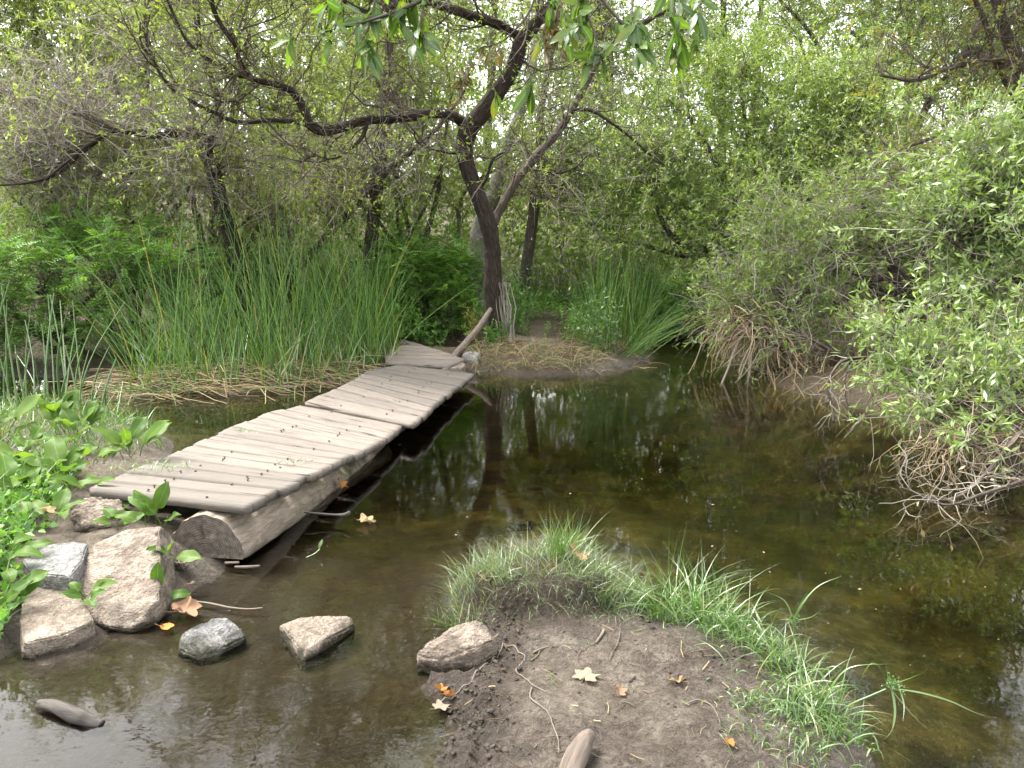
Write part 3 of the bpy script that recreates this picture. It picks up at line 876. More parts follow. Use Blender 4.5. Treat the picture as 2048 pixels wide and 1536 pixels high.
# ------------------------------------------------------------------ rocks
def rock(name, label, pts, mat, amp=0.02, cuts=3, bev=0.015, seed=0, group=None):
    pts = np.array(pts)
    o = np.array([pts[:, 0].mean(), pts[:, 1].mean(), pts[:, 2].min()])
    bm = bmesh.new()
    for p in pts: bm.verts.new(p - o)
    r = bmesh.ops.convex_hull(bm, input=bm.verts)
    bmesh.ops.delete(bm, geom=list({g for g in list(r['geom_interior']) + list(r['geom_unused']) if isinstance(g, bmesh.types.BMVert)}), context='VERTS')
    bmesh.ops.dissolve_limit(bm, angle_limit=math.radians(8), verts=bm.verts, edges=bm.edges)
    bmesh.ops.bevel(bm, geom=list(bm.edges) + list(bm.verts), offset=bev, segments=2, affect='EDGES', clamp_overlap=True)
    bmesh.ops.triangulate(bm, faces=bm.faces)
    size = max(np.ptp(pts, axis=0))
    for k in range(12):
        lim = size / 34
        es = [e for e in bm.edges if e.calc_length() > lim]
        if not es or len(bm.verts) > 5000: break
        bmesh.ops.subdivide_edges(bm, edges=es, cuts=1)
        bmesh.ops.triangulate(bm, faces=[f for f in bm.faces if len(f.verts) > 3])
    bm.normal_update()
    co = np.array([v.co for v in bm.verts])
    nn = np.array([v.normal for v in bm.verts])
    d = amp * fbm(co / size * 7 + seed, 4, seed, 0.55) + amp * 0.5 * (1 - 2 * np.abs(fbm(co / size * np.array([5, 5, 14]) + seed * 2, 2, seed + 4)))
    d = 0.6 * d + amp * 0.4 * fbm(co / size * 22 + seed, 3, seed + 9, 0.6)
    co = co + nn * d[:, None]
    for v, c_ in zip(bm.verts, co): v.co = c_
    r_ = np.random.default_rng(seed)
    for k in range(26):                                   # chipped flat faces
        nv = r_.normal(size=3); nv /= np.linalg.norm(nv)
        q = co @ nv
        dd = q.max() - (0.008 + 0.05 * r_.random()) * (q.max() - q.min()) * (0.5 if abs(nv[2]) > 0.6 else 1.0)
        co = co - nv * np.maximum(q - dd, 0)[:, None] * 0.92
    for v, c_ in zip(bm.verts, co): v.co = c_
    me = bpy.data.meshes.new(name)
    bm.to_mesh(me); bm.free()
    me.polygons.foreach_set('use_smooth', np.ones(len(me.polygons), bool))
    me.materials.append(mat)
    ob = bpy.data.objects.new(name, me)
    link(ob, None, o)
    return tag(ob, label, 'rock', group)

def slab_pts(top, drop, grow_=1.06):
    top = np.array(top)
    c = top.mean(0)
    b = c + (top - c) * grow_
    b[:, 2] = np.array(drop)
    return np.concatenate([top, b])

front = [PY(192, 1250, 2.95), PY(240, 1262, 2.93), PY(286, 1266, 2.92), PY(318, 1200, 3.02), PY(318, 1120, 3.22), PY(317, 1048, 3.46), PY(255, 1058, 3.46), PY(192, 1086, 3.38), PY(150, 1148, 3.22), PY(163, 1200, 3.08)]
back = [p + np.array([-0.02, 0.22, -0.16]) for p in front[4:9]]
low = [p + np.array([0, 0.1, -0.12]) for p in front[:4]]
rock('boulder', 'tall tan wedge of rock leaning up beside the sawn log end', front + back + low, M['rock_tan'], 0.010, 3, 0.006, 3)
rock('stone_slab', 'flat tan stone slab at the left water edge below the tall wedge', slab_pts([PZ(48, 1168, .13), PZ(118, 1160, .13), PZ(152, 1178, .125), PZ(190, 1243, .085), PZ(120, 1272, .075), PZ(36, 1288, .075)], -0.06, 1.0), M['rock_tan'], 0.006, 3, 0.006, 5)
rock('stone_slab', 'grey flat stone slab in the weeds behind the tan slab', slab_pts([PZ(45, 1118, .2), PZ(85, 1092, .21), PZ(125, 1080, .21), PZ(176, 1088, .21), PZ(165, 1120, .2), PZ(138, 1152, .19), PZ(60, 1146, .19)], 0.05, 1.0), M['rock_slate'], 0.006, 3, 0.006, 7)
rock('boulder', 'rounded brown rock under the end of the first plank', [PY(128, 1010, 3.75), PY(175, 990, 3.85), PY(250, 995, 3.85), PY(262, 1025, 3.75), PY(240, 1060, 3.65), PY(165, 1062, 3.6), PY(130, 1040, 3.65), PY(190, 1080, 3.7), PY(190, 1030, 4.05)], M['rock_tan'], 0.02, 3, 0.03, 9)
rock('stone', 'small round reddish stone under the log end', [PY(345, 1118, 3.45), PY(360, 1108, 3.5), PY(376, 1118, 3.45), PY(374, 1140, 3.42), PY(350, 1142, 3.42), PY(360, 1125, 3.36), PY(360, 1130, 3.55)], M['rock_tan'], 0.008, 2, 0.01, 10)
rock('stepping_stone', 'grey streaked stepping stone in the shallows, leftmost of three', slab_pts([PZ(350, 1296, .02), PZ(366, 1262, .04), PZ(438, 1230, .055), PZ(474, 1238, .05), PZ(492, 1272, .022), PZ(430, 1304, .022), PZ(392, 1314, .012)], -0.07, 1.02), M['rock_grey'], 0.007, 3, 0.007, 12)
rock('stepping_stone', 'tan wedge-shaped stepping stone with mossy dark foot, middle of three', slab_pts([PZ(560, 1246, .05), PZ(600, 1234, .055), PZ(652, 1226, .05), PZ(702, 1230, .03), PZ(708, 1250, .02), PZ(640, 1285, .045), PZ(604, 1308, .03)], -0.07, 1.04), M['rock_tan'], 0.006, 3, 0.007, 14)
rock('stepping_stone', 'tan wedge of rock half buried in the edge of the mud', slab_pts([PZ(826, 1312, .06), PZ(850, 1288, .10), PZ(905, 1250, .145), PZ(955, 1238, .15), PZ(985, 1252, .13), PZ(1000, 1275, .10), PZ(945, 1300, .10), PZ(880, 1320, .06)], -0.08, 1.03), M['rock_tan'], 0.008, 3, 0.010, 16)
rock('stone', 'flat pale stone beside the lower end of the leaning stick', slab_pts([PZ(870, 729, .13), PZ(905, 722, .14), PZ(932, 727, .14), PZ(928, 735, .13), PZ(885, 738, .13)], 0.0, 1.0), M['rock_tan'], 0.01, 2, 0.01, 18)
rock('stone', 'pale lumpy stone at the edge of the dark puddle near the trunk', slab_pts([PZ(925, 706, .18), PZ(945, 701, .2), PZ(962, 706, .18), PZ(955, 713, .17), PZ(932, 713, .17)], 0.0, 1.1), M['rock_slate'], 0.012, 2, 0.012, 19)
rock('stone', 'dark sunken stone in the pool beyond the tussock', [PZ(1040, 1050, -.12) + np.array([0.09 * math.cos(k), 0.06 * math.sin(k), z_]) for k in np.arange(0, 6.2, 0.9) for z_ in (-0.15, 0.02)], M['rock_grey'], 0.015, 2, 0.02, 23)
def stuffmk(*a, **k):
    return stuff(mk(*a, **k))
# ------------------------------------------------------------------ trees
def tree(name, label, cat, trunks, blobs, nb, nt, nl, per, leaf, L, W, mats=('bark_mid', 'twig_grey', 'willow'), group=None, br=(0.012, 0.005), tw=(0.0045, 0.0022),
         tl=0.7, ll=0.24, sag=0.12, up3=0.1, up4=0.1, sides=12, rough=0.006, bare=0, barel=0.5, bareup=-0.12, ang=0.75, droop=0.0, upn=0.5, part='crown', bark_step=0.04, fol=True, wander=0.26):
    """trunks: list of (points, radii); the first is the trunk, the rest are boughs"""
    root = thing(name, label, cat, [*trunks[0][0][0][:2], trunks[0][0][0][2]], group)
    lines = []
    for k, (P, R) in enumerate(trunks):
        _, c = limb('trunk' if k == 0 else 'bough', P, R, M[mats[0]], root, sides=sides if k == 0 else max(8, sides - 4), step=bark_step, rough=rough if k == 0 else rough * 0.7, flare=0.35 if k == 0 else 0, seed=k + 1)
        lines.append(c)
    targets = in_blobs(blobs, nb)
    B = reach(lines, targets, 8, sag, 0.05)
    T3 = grow(B, nt, 0.3, 1.0, tl, 0.8, up3, wander, 5)
    pb = [tubes(B, taper(B, br[0], br[1]), 5)]
    near = trunks[0][0][0][1] < 11.5
    pt = [tubes(T3, taper(T3, tw[0], tw[1]), 3) if near else strips(T3, taper(T3, tw[0], tw[1]), k3=False)]
    if bare:
        Tb = grow(T3 if rng.random() < 2 else B, int(bare * 0.6), 0.1, 1.0, barel, 1.0, bareup, wander * 1.2, 4)
        pt.append(tubes(Tb, taper(Tb, tw[1] * 1.1, tw[1] * 0.7), 3) if near else strips(Tb, taper(Tb, tw[1] * 1.1, tw[1] * 0.7), k3=False))
    V, Q, t = cat_mesh(pb)
    stuff(mk('branches', V, Q, None, M['twig_dark'], root, tint=t))
    if nl:
        T4 = grow(T3, nl, 0.2, 1.0, ll, 0.9, up4, 0.2, 4)
        pt.append(strips(T4, taper(T4, tw[1], tw[1] * 0.6)))
    V, Q, t = cat_mesh(pt)
    stuff(mk('twigs', V, Q, None, M[mats[1]], root, tint=t))
    if nl:
        V, Q, t = leaves_on(T4, per, L, W, 0.05, 1.0, ang, upn, droop)
        stuff(mk(part, V, Q, None, M[mats[2]], root, tint=t))
    return root

# ---- the dark leaning tree on the far bank
TY = 10.9
tr_main = px_limb([(1002, 705, 62), (998, 672, 50), (992, 630, 45), (986, 560, 43), (985, 500, 40), (978, 455, 40), (965, 415, 38), (948, 370, 37), (931, 322, 37), (930, 285, 42), (942, 252, 44), (968, 220, 41),
                    (1000, 178, 37), (1028, 132, 34), (1044, 82, 31), (1075, 44, 28), (1110, 0, 26), (1150, -80, 24), (1170, -180, 20), (1230, -300, 15), (1260, -420, 8)], TY, TY - 1.2)
gL = ground_z(np.array([tr_main[0][0][0]]), np.array([tr_main[0][0][1]]))[0]
limbs_main = [tr_main,
    px_limb([(938, 268, 30), (925, 246, 28), (903, 231, 28), (870, 226, 27), (800, 236, 25), (735, 240, 24), (685, 254, 24), (648, 262, 26), (618, 247, 25), (602, 207, 21), (580, 180, 18), (540, 166, 16), (500, 156, 14),
             (482, 128, 12), (470, 90, 12), (444, 52, 10), (425, 10, 9), (420, -60, 7), (395, -140, 4)], TY - 0.3, TY - 2.4),
    px_limb([(1046, 78, 26), (1012, 58, 24), (985, 44, 25), (940, 31, 24), (890, 14, 22), (840, 3, 20), (790, 8, 17), (765, 26, 14), (720, 20, 11), (660, -20, 9), (600, -80, 5)], TY - 0.6, TY - 2.0),
    px_limb([(984, 460, 22), (992, 435, 22), (1012, 398, 21), (1040, 352, 21), (1075, 310, 21), (1110, 272, 20), (1140, 226, 18), (1165, 182, 17), (1190, 132, 15), (1232, 82, 14), (1300, 38, 12), (1372, -5, 10), (1440, -90, 6)], TY + 0.1, TY + 0.8),
    px_limb([(625, 252, 16), (590, 243, 14), (540, 240, 13), (480, 245, 12), (430, 226, 11), (390, 206, 10), (350, 182, 9), (322, 150, 7), (304, 112, 6), (290, 60, 4)], TY - 1.2, TY - 1.8),
    px_limb([(502, 156, 11), (470, 148, 10), (438, 130, 10), (405, 110, 9), (375, 84, 8), (352, 40, 7), (330, -10, 6), (300, -80, 4)], TY - 1.5, TY - 2.2),
    px_limb([(735, 243, 11), (730, 262, 10), (720, 280, 10), (700, 298, 8), (682, 312, 7), (655, 318, 6), (628, 312, 4), (600, 325, 3)], TY - 0.9, TY - 1.3),
    px_limb([(925, 306, 7), (900, 306, 6), (870, 300, 6), (845, 292, 5), (832, 280, 4), (828, 262, 3)], TY - 0.4, TY - 0.9),
    px_limb([(1148, 220, 10), (1180, 220, 9), (1215, 240, 8), (1250, 266, 7), (1290, 300, 5), (1330, 330, 3)], TY + 0.4, TY),
    px_limb([(965, 372, 9), (975, 350, 8), (984, 322, 7), (1000, 308, 5), (1030, 300, 4)], TY - 0.3, TY - 0.6),
    px_limb([(1060, 338, 6), (1085, 342, 6), (1120, 346, 5), (1160, 330, 3)], TY, TY - 0.5)]
limbs_main = [(P_, R_ * (0.78 if k_ == 0 else 0.66 if k_ != 3 else 0.7)) for k_, (P_, R_) in enumerate(limbs_main)]
limbs_main[0][0][0][2] = gL - 0.05

def main_tree():
    root = thing('willow_tree', 'dark leaning willow with furrowed bark forked low, on the mud bank past the bridge', 'tree', [tr_main[0][0][0], tr_main[0][0][1], gL])
    lines = []
    for k, (P, R) in enumerate(limbs_main):
        _, c = limb('trunk' if k == 0 else 'bough', P, R, M['bark'] if k != 3 else M['bark_mid'], root, sides=44 if k == 0 else (22 if k < 4 else 10), step=0.018 if k < 4 else 0.04,
                    rough=0.010 if k == 0 else (0.008 if k < 4 else 0.003), flare=0.3 if k == 0 else 0, seed=k + 2)
        lines.append(c)
    # bare wiry twigs along the boughs
    Ls = [catmull(c, 24) for c in lines]
    par = np.stack(Ls)
    B = grow(par[1:], 170, 0.12, 0.98, 0.95, 1.0, 0.14, 0.3, 8)
    Bt = grow(par[:1], 26, 0.45, 0.98, 0.9, 1.0, 0.1, 0.3, 8)
    B = np.concatenate([B, Bt])
    T3 = grow(B, 1500, 0.15, 1.0, 0.5, 0.9, 0.02, 0.3, 6)
    T4 = grow(T3, 4200, 0.2, 1.0, 0.26, 0.9, -0.02, 0.25, 4)
    V, Q, t = cat_mesh([tubes(B, taper(B, 0.010, 0.004), 5), tubes(T3, taper(T3, 0.0045, 0.002), 3)])
    stuff(mk('branches', V, Q, None, M['twig_dark'], root, tint=t))
    V, Q, t = tubes(T4, taper(T4, 0.0026, 0.0014), 3)
    stuffmk('twigs', V, Q, None, M['twig_grey'], root, tint=t)
    # leaf tufts: few in view, more in the crown above
    T5 = grow(T3, 1500, 0.5, 1.0, 0.15, 0.9, 0.1, 0.2, 4)
    V1 = leaves_on(T5, 7, 0.06, 0.018)
    tg = in_blobs([(860, -130, TY - 1.0, 300, 90, 1.2), (1200, -240, TY - 1, 300, 150, 1.6), (620, -70, TY - 0.5, 260, 60, 0.9), (330, -60, TY - 2, 200, 50, 0.8), (620, -300, TY - 2, 200, 120, 1.0)], 70)
    Bu = reach(lines[:3] + lines[4:6], tg, 8, 0.1, 0.05)
    T6 = grow(Bu, 800, 0.4, 1.0, 0.6, 0.8, 0.1, 0.25, 6)
    T7 = grow(T6, 3400, 0.2, 1.0, 0.22, 0.9, 0.1, 0.2, 4)
    V2 = leaves_on(T7, 8, 0.075, 0.024)
    V, Q, t = cat_mesh([tubes(Bu, taper(Bu, 0.014, 0.005), 5), tubes(T6, taper(T6, 0.005, 0.0025), 3)])
    stuffmk('upper_branches', V, Q, None, M['twig_dark'], root, tint=t)
    V, Q, t = cat_mesh([V1, V2])
    stuffmk('crown', V, Q, None, M['willow_yellow'], root, tint=t)
    # loose grey bark and dead stems at the foot
    fb = np.array([PY(1012 + rng.normal() * 9, 700, TY - 0.25) for _ in range(26)])
    fb[:, 2] = gL
    P = np.stack([fb + np.array([0, 0, 1]) * h + np.c_[rng.normal(size=(26, 2)) * 0.05 * (h + 0.1), np.zeros(26)] + np.array([-0.10 * h, 0.02, 0]) for h in (0, 0.25, 0.5, 0.85)], 1)
    V, Q, t = tubes(P, np.tile(np.array([0.011, 0.009, 0.007, 0.004]), (26, 1)), 4)
    stuffmk('dead_sprouts', V, Q, None, M['twig_grey'], root, tint=t)
    return root
main_tree()

# ---- other trunks on the far bank
def gnd(u, v, y):
    p = PY(u, v, y)
    p[2] = ground_z(np.array([p[0]]), np.array([p[1]]))[0] - 0.05
    return p

def standing(pts, y0, y1=None):
    P, R = px_limb(pts, y0, y1)
    P[0][2] = ground_z(P[:1, 0], P[:1, 1])[0] - 0.05
    return P, R

EL = 10.9
tree('willow_tree', 'dark trunk curving left above the reeds under a veil of dead twigs', 'tree',
     [standing([(488, 600, 30), (478, 545, 30), (466, 490, 30), (450, 440, 28), (441, 400, 27), (430, 350, 25), (415, 305, 24), (402, 272, 22), (370, 262, 16), (330, 268, 14)], EL, EL - 0.8),
      px_limb([(402, 275, 12), (360, 270, 10), (300, 272, 9), (240, 262, 8), (200, 275, 6), (150, 310, 5), (90, 360, 4)], EL - 0.6, EL - 1.5),
      px_limb([(415, 300, 14), (440, 250, 13), (430, 180, 12), (400, 100, 10), (390, 0, 9), (360, -120, 6)], EL - 0.5, EL),
      px_limb([(200, 278, 6), (160, 310, 6), (110, 350, 5), (50, 366, 4), (-20, 372, 3)], EL - 1, EL - 1.6)],
     [(300, 330, EL - 0.8, 260, 90, 0.8), (200, 200, EL, 220, 140, 1.0), (520, 330, EL - 0.4, 140, 110, 0.7), (420, -10, EL, 240, 60, 1.0)], 110, 1400, 1500, 7, None, 0.065, 0.02,
     ('bark', 'twig_grey', 'willow_yellow'), bare=6500, barel=0.45, bareup=-0.16, up3=-0.05, sides=20, rough=0.008)
tree('willow_tree', 'slim upright brown trunk behind the pinnate bush', 'tree',
     [standing([(735, 600, 30), (738, 560, 27), (742, 500, 26), (748, 430, 25), (756, 360, 24), (764, 290, 22), (770, 200, 19), (778, 90, 16), (790, -40, 12), (800, -160, 8)], 12.5, 12.5)],
     [(770, 120, 13.2, 170, 170, 1.0), (800, -120, 13.2, 220, 140, 1.2), (640, 360, 13, 130, 100, 0.7)], 70, 800, 1700, 8, None, 0.075, 0.024,
     ('bark_mid', 'twig_grey', 'willow_yellow'), bare=2600, barel=0.4, bareup=-0.1, sides=16)
tree('willow_tree', 'slender trunk slanting up to the right from behind the left reeds', 'tree',
     [standing([(548, 605, 17), (580, 560, 16), (612, 520, 15), (660, 465, 15), (705, 418, 14), (760, 355, 12), (826, 300, 9), (880, 250, 7), (930, 180, 4)], 12.3, 11.8)],
     [(840, 300, 12.2, 130, 90, 0.6), (700, 330, 12.5, 130, 90, 0.6)], 36, 500, 420, 7, None, 0.055, 0.017, ('bark_mid', 'twig_grey', 'willow_yellow'), bare=2600, barel=0.45, bareup=-0.16, up3=-0.06, sides=14)
tree('tree', 'thin pale trunk standing far back left of the dark leaning willow', 'tree',
     [standing([(832, 530, 22), (834, 450, 20), (838, 380, 18), (842, 310, 17), (838, 220, 15), (846, 100, 13), (850, -60, 9)], 17.5, 17.5)],
     [(850, 60, 17.5, 180, 150, 1.3), (840, -160, 17.5, 220, 130, 1.4)], 50, 600, 1800, 8, None, 0.07, 0.022, ('bark_pale', 'twig_grey', 'far_leaf'), sides=14)
tree('tree', 'thick grey trunk half hidden directly behind the dark leaning willow', 'tree',
     [standing([(962, 620, 44), (960, 560, 38), (958, 500, 36), (962, 450, 33), (990, 380, 28), (1020, 280, 22), (1060, 160, 16), (1080, 0, 10)], 14.5, 15.0)],
     [(1080, 120, 15, 160, 150, 1.0), (1100, 330, 14.8, 130, 110, 0.8), (1100, -120, 15, 230, 120, 1.2)], 60, 700, 1800, 8, None, 0.06, 0.019, ('bark_pale', 'twig_grey', 'willow_yellow'), bare=1800, barel=0.4, sides=16)
tree('willow_tree', 'narrow brown trunk to the right of the dark leaning willow', 'tree',
     [standing([(1042, 600, 24), (1052, 540, 22), (1062, 470, 21), (1070, 400, 20), (1082, 330, 17), (1080, 240, 14), (1100, 120, 11), (1120, 0, 7)], 14.0, 14.2)],
     [(1120, 250, 14.2, 120, 130, 0.8), (1180, 380, 14, 110, 90, 0.7)], 44, 520, 1500, 8, None, 0.06, 0.019, ('bark_mid', 'twig_grey', 'willow'), bare=1500, barel=0.4, sides=14)

# ---- left willows: yellow-green leaves over grey twigs
def shrub_stems(u, v, y, tips, w=16):
    out = []
    b = gnd(u, v, y)
    for (tu, tv, ty) in tips:
        e = PY(tu, tv, ty)
        d = np.linalg.norm(e - b)
        m1 = b + (e - b) * 0.33 + rng.normal(size=3) * 0.07 * d + np.array([0, 0, 0.10 * d])
        m2 = b + (e - b) * 0.68 + rng.normal(size=3) * 0.06 * d + np.array([0, 0, 0.07 * d])
        s = w * 0.5 * pxm(y)
        out.append((np.array([b + rng.normal(size=3) * [0.12, 0.12, 0], m1, m2, e]), np.array([s, s * 0.75, s * 0.5, s * 0.25])))
    return out

tree('willow_tree', 'leafy yellow-green willow filling the upper left corner', 'tree',
     shrub_stems(90, 560, 12.8, [(40, 60, 12.5), (160, 40, 12.8), (230, 160, 12.4), (-60, 160, 12.2), (100, 240, 12.0), (260, -120, 13), (60, -160, 13), (180, -420, 13)], 20),
     [(90, 90, 12.4, 190, 150, 1.0), (60, 270, 12.0, 150, 110, 0.8), (230, 120, 12.8, 160, 150, 0.9), (90, -60, 13, 250, 80, 1.2), (-120, 150, 12, 160, 220, 1.0)], 140, 1650, 6200, 9, None, 0.085, 0.027,
     ('bark_mid', 'twig_grey', 'willow_yellow'), bare=1800, barel=0.45)
tree('willow_tree', 'loose willow with fine foliage behind the left arching bough', 'tree',
     shrub_stems(420, 560, 15.5, [(380, 120, 15), (500, 60, 15.5), (560, 200, 15), (300, 240, 15), (640, 120, 15.6), (450, -120, 16), (620, -100, 16)], 18),
     [(380, 130, 15.2, 170, 150, 1.0), (560, 170, 15.4, 170, 160, 1.0), (470, 330, 15, 240, 110, 1.0), (680, 300, 15.4, 130, 150, 0.9), (500, -40, 16, 300, 70, 1.4)], 140, 1600, 6200, 9, None, 0.085, 0.028,
     ('bark_mid', 'twig_grey', 'willow_yellow'), bare=2200, barel=0.45)
tree('willow_shrub', 'low tangle of grey dead twigs above the left pinnate bush', 'shrub',
     shrub_stems(250, 620, 11.8, [(120, 390, 11.2), (260, 350, 11.2), (380, 380, 11.4), (30, 400, 11.4), (520, 420, 11.6), (330, 450, 11.2), (640, 400, 12)], 12),
     [(150, 400, 11.3, 190, 60, 0.6), (360, 400, 11.3, 160, 80, 0.6), (580, 420, 11.8, 140, 90, 0.7)], 90, 1100, 1900, 7, None, 0.07, 0.022, ('bark_mid', 'twig_grey', 'willow_yellow'), bare=6500, barel=0.42, bareup=-0.15, up3=-0.04)
tree('willow_shrub', 'web of grey leafless twigs between the slanting trunk and the dark willow', 'shrub',
     shrub_stems(800, 610, 14.2, [(700, 330, 13.4), (800, 300, 13.6), (880, 340, 13.5), (640, 420, 13.2), (900, 220, 13.8), (1010, 330, 13.9), (780, 200, 14)], 12),
     [(690, 380, 13.4, 130, 110, 0.7), (860, 330, 13.6, 120, 120, 0.7), (780, 180, 14, 160, 110, 0.8), (1020, 370, 13.8, 90, 90, 0.6)], 90, 1000, 2400, 8, None, 0.075, 0.024, ('bark_mid', 'twig_grey', 'willow_yellow'), bare=6500, barel=0.42, bareup=-0.12)

# ---- right-hand willows
tree('willow_tree', 'large rounded grey-green willow across the pool on the right', 'tree',
     shrub_stems(1560, 690, 13.2, [(1380, 240, 13), (1480, 180, 13.4), (1600, 140, 13.2), (1300, 380, 12.6), (1700, 240, 13), (1560, 330, 12.2), (1420, 480, 12.2), (1250, 480, 12.8), (1680, 420, 12.4)], 22),
     [(1420, 290, 13, 170, 150, 1.0), (1590, 230, 13.2, 180, 140, 1.0), (1330, 440, 12.7, 130, 130, 0.8), (1560, 420, 12.3, 190, 140, 0.9), (1720, 330, 12.8, 130, 160, 0.9), (1470, 560, 12, 150, 70, 0.7)],
     210, 2400, 9500, 9, None, 0.085, 0.026, ('bark_mid', 'twig_grey', 'willow'), bare=3600, barel=0.42, bareup=-0.08)
tree('willow_tree', 'tall loose willow rising against the sky at the upper right', 'tree',
     shrub_stems(1780, 600, 15.5, [(1700, 60, 15.5), (1800, 20, 15.5), (1600, 80, 16), (1900, 100, 15), (1740, -150, 16), (1950, -120, 15.5), (1560, 0, 16.5)], 20),
     [(1680, 90, 15.8, 160, 130, 1.0), (1830, 110, 15.2, 160, 140, 1.0), (1760, -120, 16, 260, 130, 1.4), (1990, 60, 15, 150, 200, 1.0), (1560, 60, 16.3, 80, 70, 0.8)], 120, 1400, 4600, 9, None, 0.085, 0.028, ('bark_mid', 'twig_grey', 'willow'), bare=900)
tree('willow_tree', 'brown-limbed willow with rust-tinged leaves at the right edge', 'tree',
     [standing([(2110, 640, 38), (2100, 520, 37), (2085, 400, 36), (2070, 300, 34), (2055, 220, 32), (2040, 140, 28), (2010, 60, 18), (1992, 0, 15), (1960, -100, 10)], 9.8, 9.6),
      px_limb([(2055, 235, 12), (1995, 130, 11), (1975, 60, 9), (1950, 0, 8), (1900, -80, 5)], 9.7, 9.3),
      px_limb([(2040, 130, 14), (1970, 118, 11), (1890, 140, 9), (1830, 160, 7), (1760, 150, 4)], 9.6, 9.2),
      px_limb([(2050, 290, 12), (1960, 300, 10), (1880, 275, 8), (1800, 300, 5)], 9.7, 9.1),
      px_limb([(2060, 420, 20), (2000, 380, 14), (1920, 360, 10), (1830, 370, 6)], 9.7, 9.2)],
     [(1900, 90, 9.4, 150, 90, 0.6), (1930, 240, 9.4, 140, 60, 0.5), (2060, 40, 9.6, 120, 160, 0.8), (1850, 330, 9.3, 150, 60, 0.5), (1950, -160, 9.6, 260, 140, 1.2)], 120, 1300, 1100, 8, None, 0.07, 0.024,
     ('bark_mid', 'twig_dark', 'willow_rust'), bare=4200, barel=0.5, bareup=-0.05, sides=18)
tree('willow_shrub', 'dull green willow thicket over the dark hollow on the right bank', 'shrub',
     shrub_stems(1840, 800, 9.6, [(1640, 480, 9.6), (1720, 400, 9.8), (1850, 420, 9.6), (1580, 620, 9.2), (1640, 690, 8.8), (1940, 460, 9.4), (1780, 520, 9.2), (1530, 560, 9.8)], 22),
     [(1640, 480, 9.8, 150, 80, 0.6), (1560, 590, 9.3, 110, 75, 0.5), (1850, 450, 9.7, 170, 90, 0.7), (1620, 690, 8.9, 90, 55, 0.4), (1990, 520, 9.3, 110, 110, 0.7)], 130, 1200, 4200, 9, None, 0.075, 0.022,
     ('bark_mid', 'twig_grey', 'willow'), bare=4600, barel=0.45, bareup=-0.12)
tree('willow_tree', 'nearest pale green willow reaching over the water from the right', 'tree',
     shrub_stems(2250, 900, 6.6, [(1950, 330, 6.4), (1900, 480, 6.2), (2000, 560, 6.0), (1760, 690, 5.9), (1830, 760, 5.6), (1940, 800, 5.2), (2050, 700, 5.6), (2080, 420, 6.2)], 26),
     [(1965, 300, 6.5, 40, 50, 0.2), (1955, 430, 6.3, 75, 55, 0.3), (2020, 560, 6.1, 75, 60, 0.3), (1810, 690, 5.9, 75, 30, 0.25), (1900, 770, 5.5, 95, 40, 0.3), (2030, 770, 5.3, 90, 60, 0.3), (1850, 840, 5.1, 50, 22, 0.15), (2060, 430, 6.4, 60, 70, 0.3)],
     100, 640, 2400, 9, None, 0.075, 0.021, ('bark_mid', 'twig_grey', 'willow_pale'), tl=0.42, ll=0.2, br=(0.012, 0.004), tw=(0.0035, 0.0018), bare=900, barel=0.3, bareup=-0.1, ang=0.7)

def bare_branch(name, label, cat, lines, nb, nt, mat='twig_grey', tl=0.45, r0=0.006, up=-0.1, y=5.0, dry=0, group=None):
    root = thing(name, label, cat, lines[0][0][0], group)
    cs = []
    for P, R in lines:
        _, c = limb('stem', P, R, M['bark_mid'], root, sides=8, step=0.04, rough=0.001)
        cs.append(catmull(c, 14))
    B = grow(np.stack(cs), nb, 0.1, 1.0, tl, 0.9, up, 0.3, 8)
    T = grow(B, nt, 0.2, 1.0, tl * 0.5, 0.9, up, 0.3, 5)
    V, Q, t = cat_mesh([tubes(B, taper(B, r0, r0 * 0.4), 4), tubes(T, taper(T, r0 * 0.45, r0 * 0.25), 3)])
    stuffmk('twigs', V, Q, None, M[mat], root, tint=t)
    if dry:
        V, Q, t = leaves_on(T[:dry], 1, 0.05, 0.02, droop=0.5)
        stuffmk('dry_leaves', V, Q, None, M['straw'], root, tint=t)
    return root
bare_branch('dead_branch', 'bare twiggy branch dipping towards the water at the right edge', 'branch',
     [px_limb([(2120, 840, 16), (2040, 870, 13), (1980, 940, 10), (1930, 985, 8), (1880, 1000, 6), (1800, 975, 4)], 4.9, 4.5), px_limb([(2130, 930, 10), (2050, 960, 9), (1960, 990, 7), (1900, 1010, 5), (1840, 1000, 4)], 4.7, 4.3)], 46, 150, 'twig_grey', 0.34, 0.0035, -0.02, dry=16)
bare_branch('dead_branch', 'drooping dead twigs hanging under the pale willow on the right', 'branch',
     [px_limb([(2100, 800, 12), (2000, 835, 10), (1920, 860, 8), (1860, 880, 5)], 5.2, 5.0), px_limb([(2100, 870, 10), (2040, 880, 8), (1960, 890, 6), (1880, 900, 4)], 5.1, 4.9)], 110, 240, 'straw', 0.38, 0.0035, -0.24)
bare_branch('dead_branch', 'pale bare branch arching down to the water beside the straw debris', 'branch',
     [px_limb([(1880, 740, 8), (1800, 722, 8), (1720, 716, 7), (1680, 726, 6), (1655, 770, 5), (1664, 810, 5), (1668, 845, 4)], 6.6, 6.3), px_limb([(1760, 720, 5), (1700, 735, 4), (1690, 790, 3), (1710, 830, 3)], 6.5, 6.3)], 26, 60, 'twig_grey', 0.3, 0.0035, -0.1)
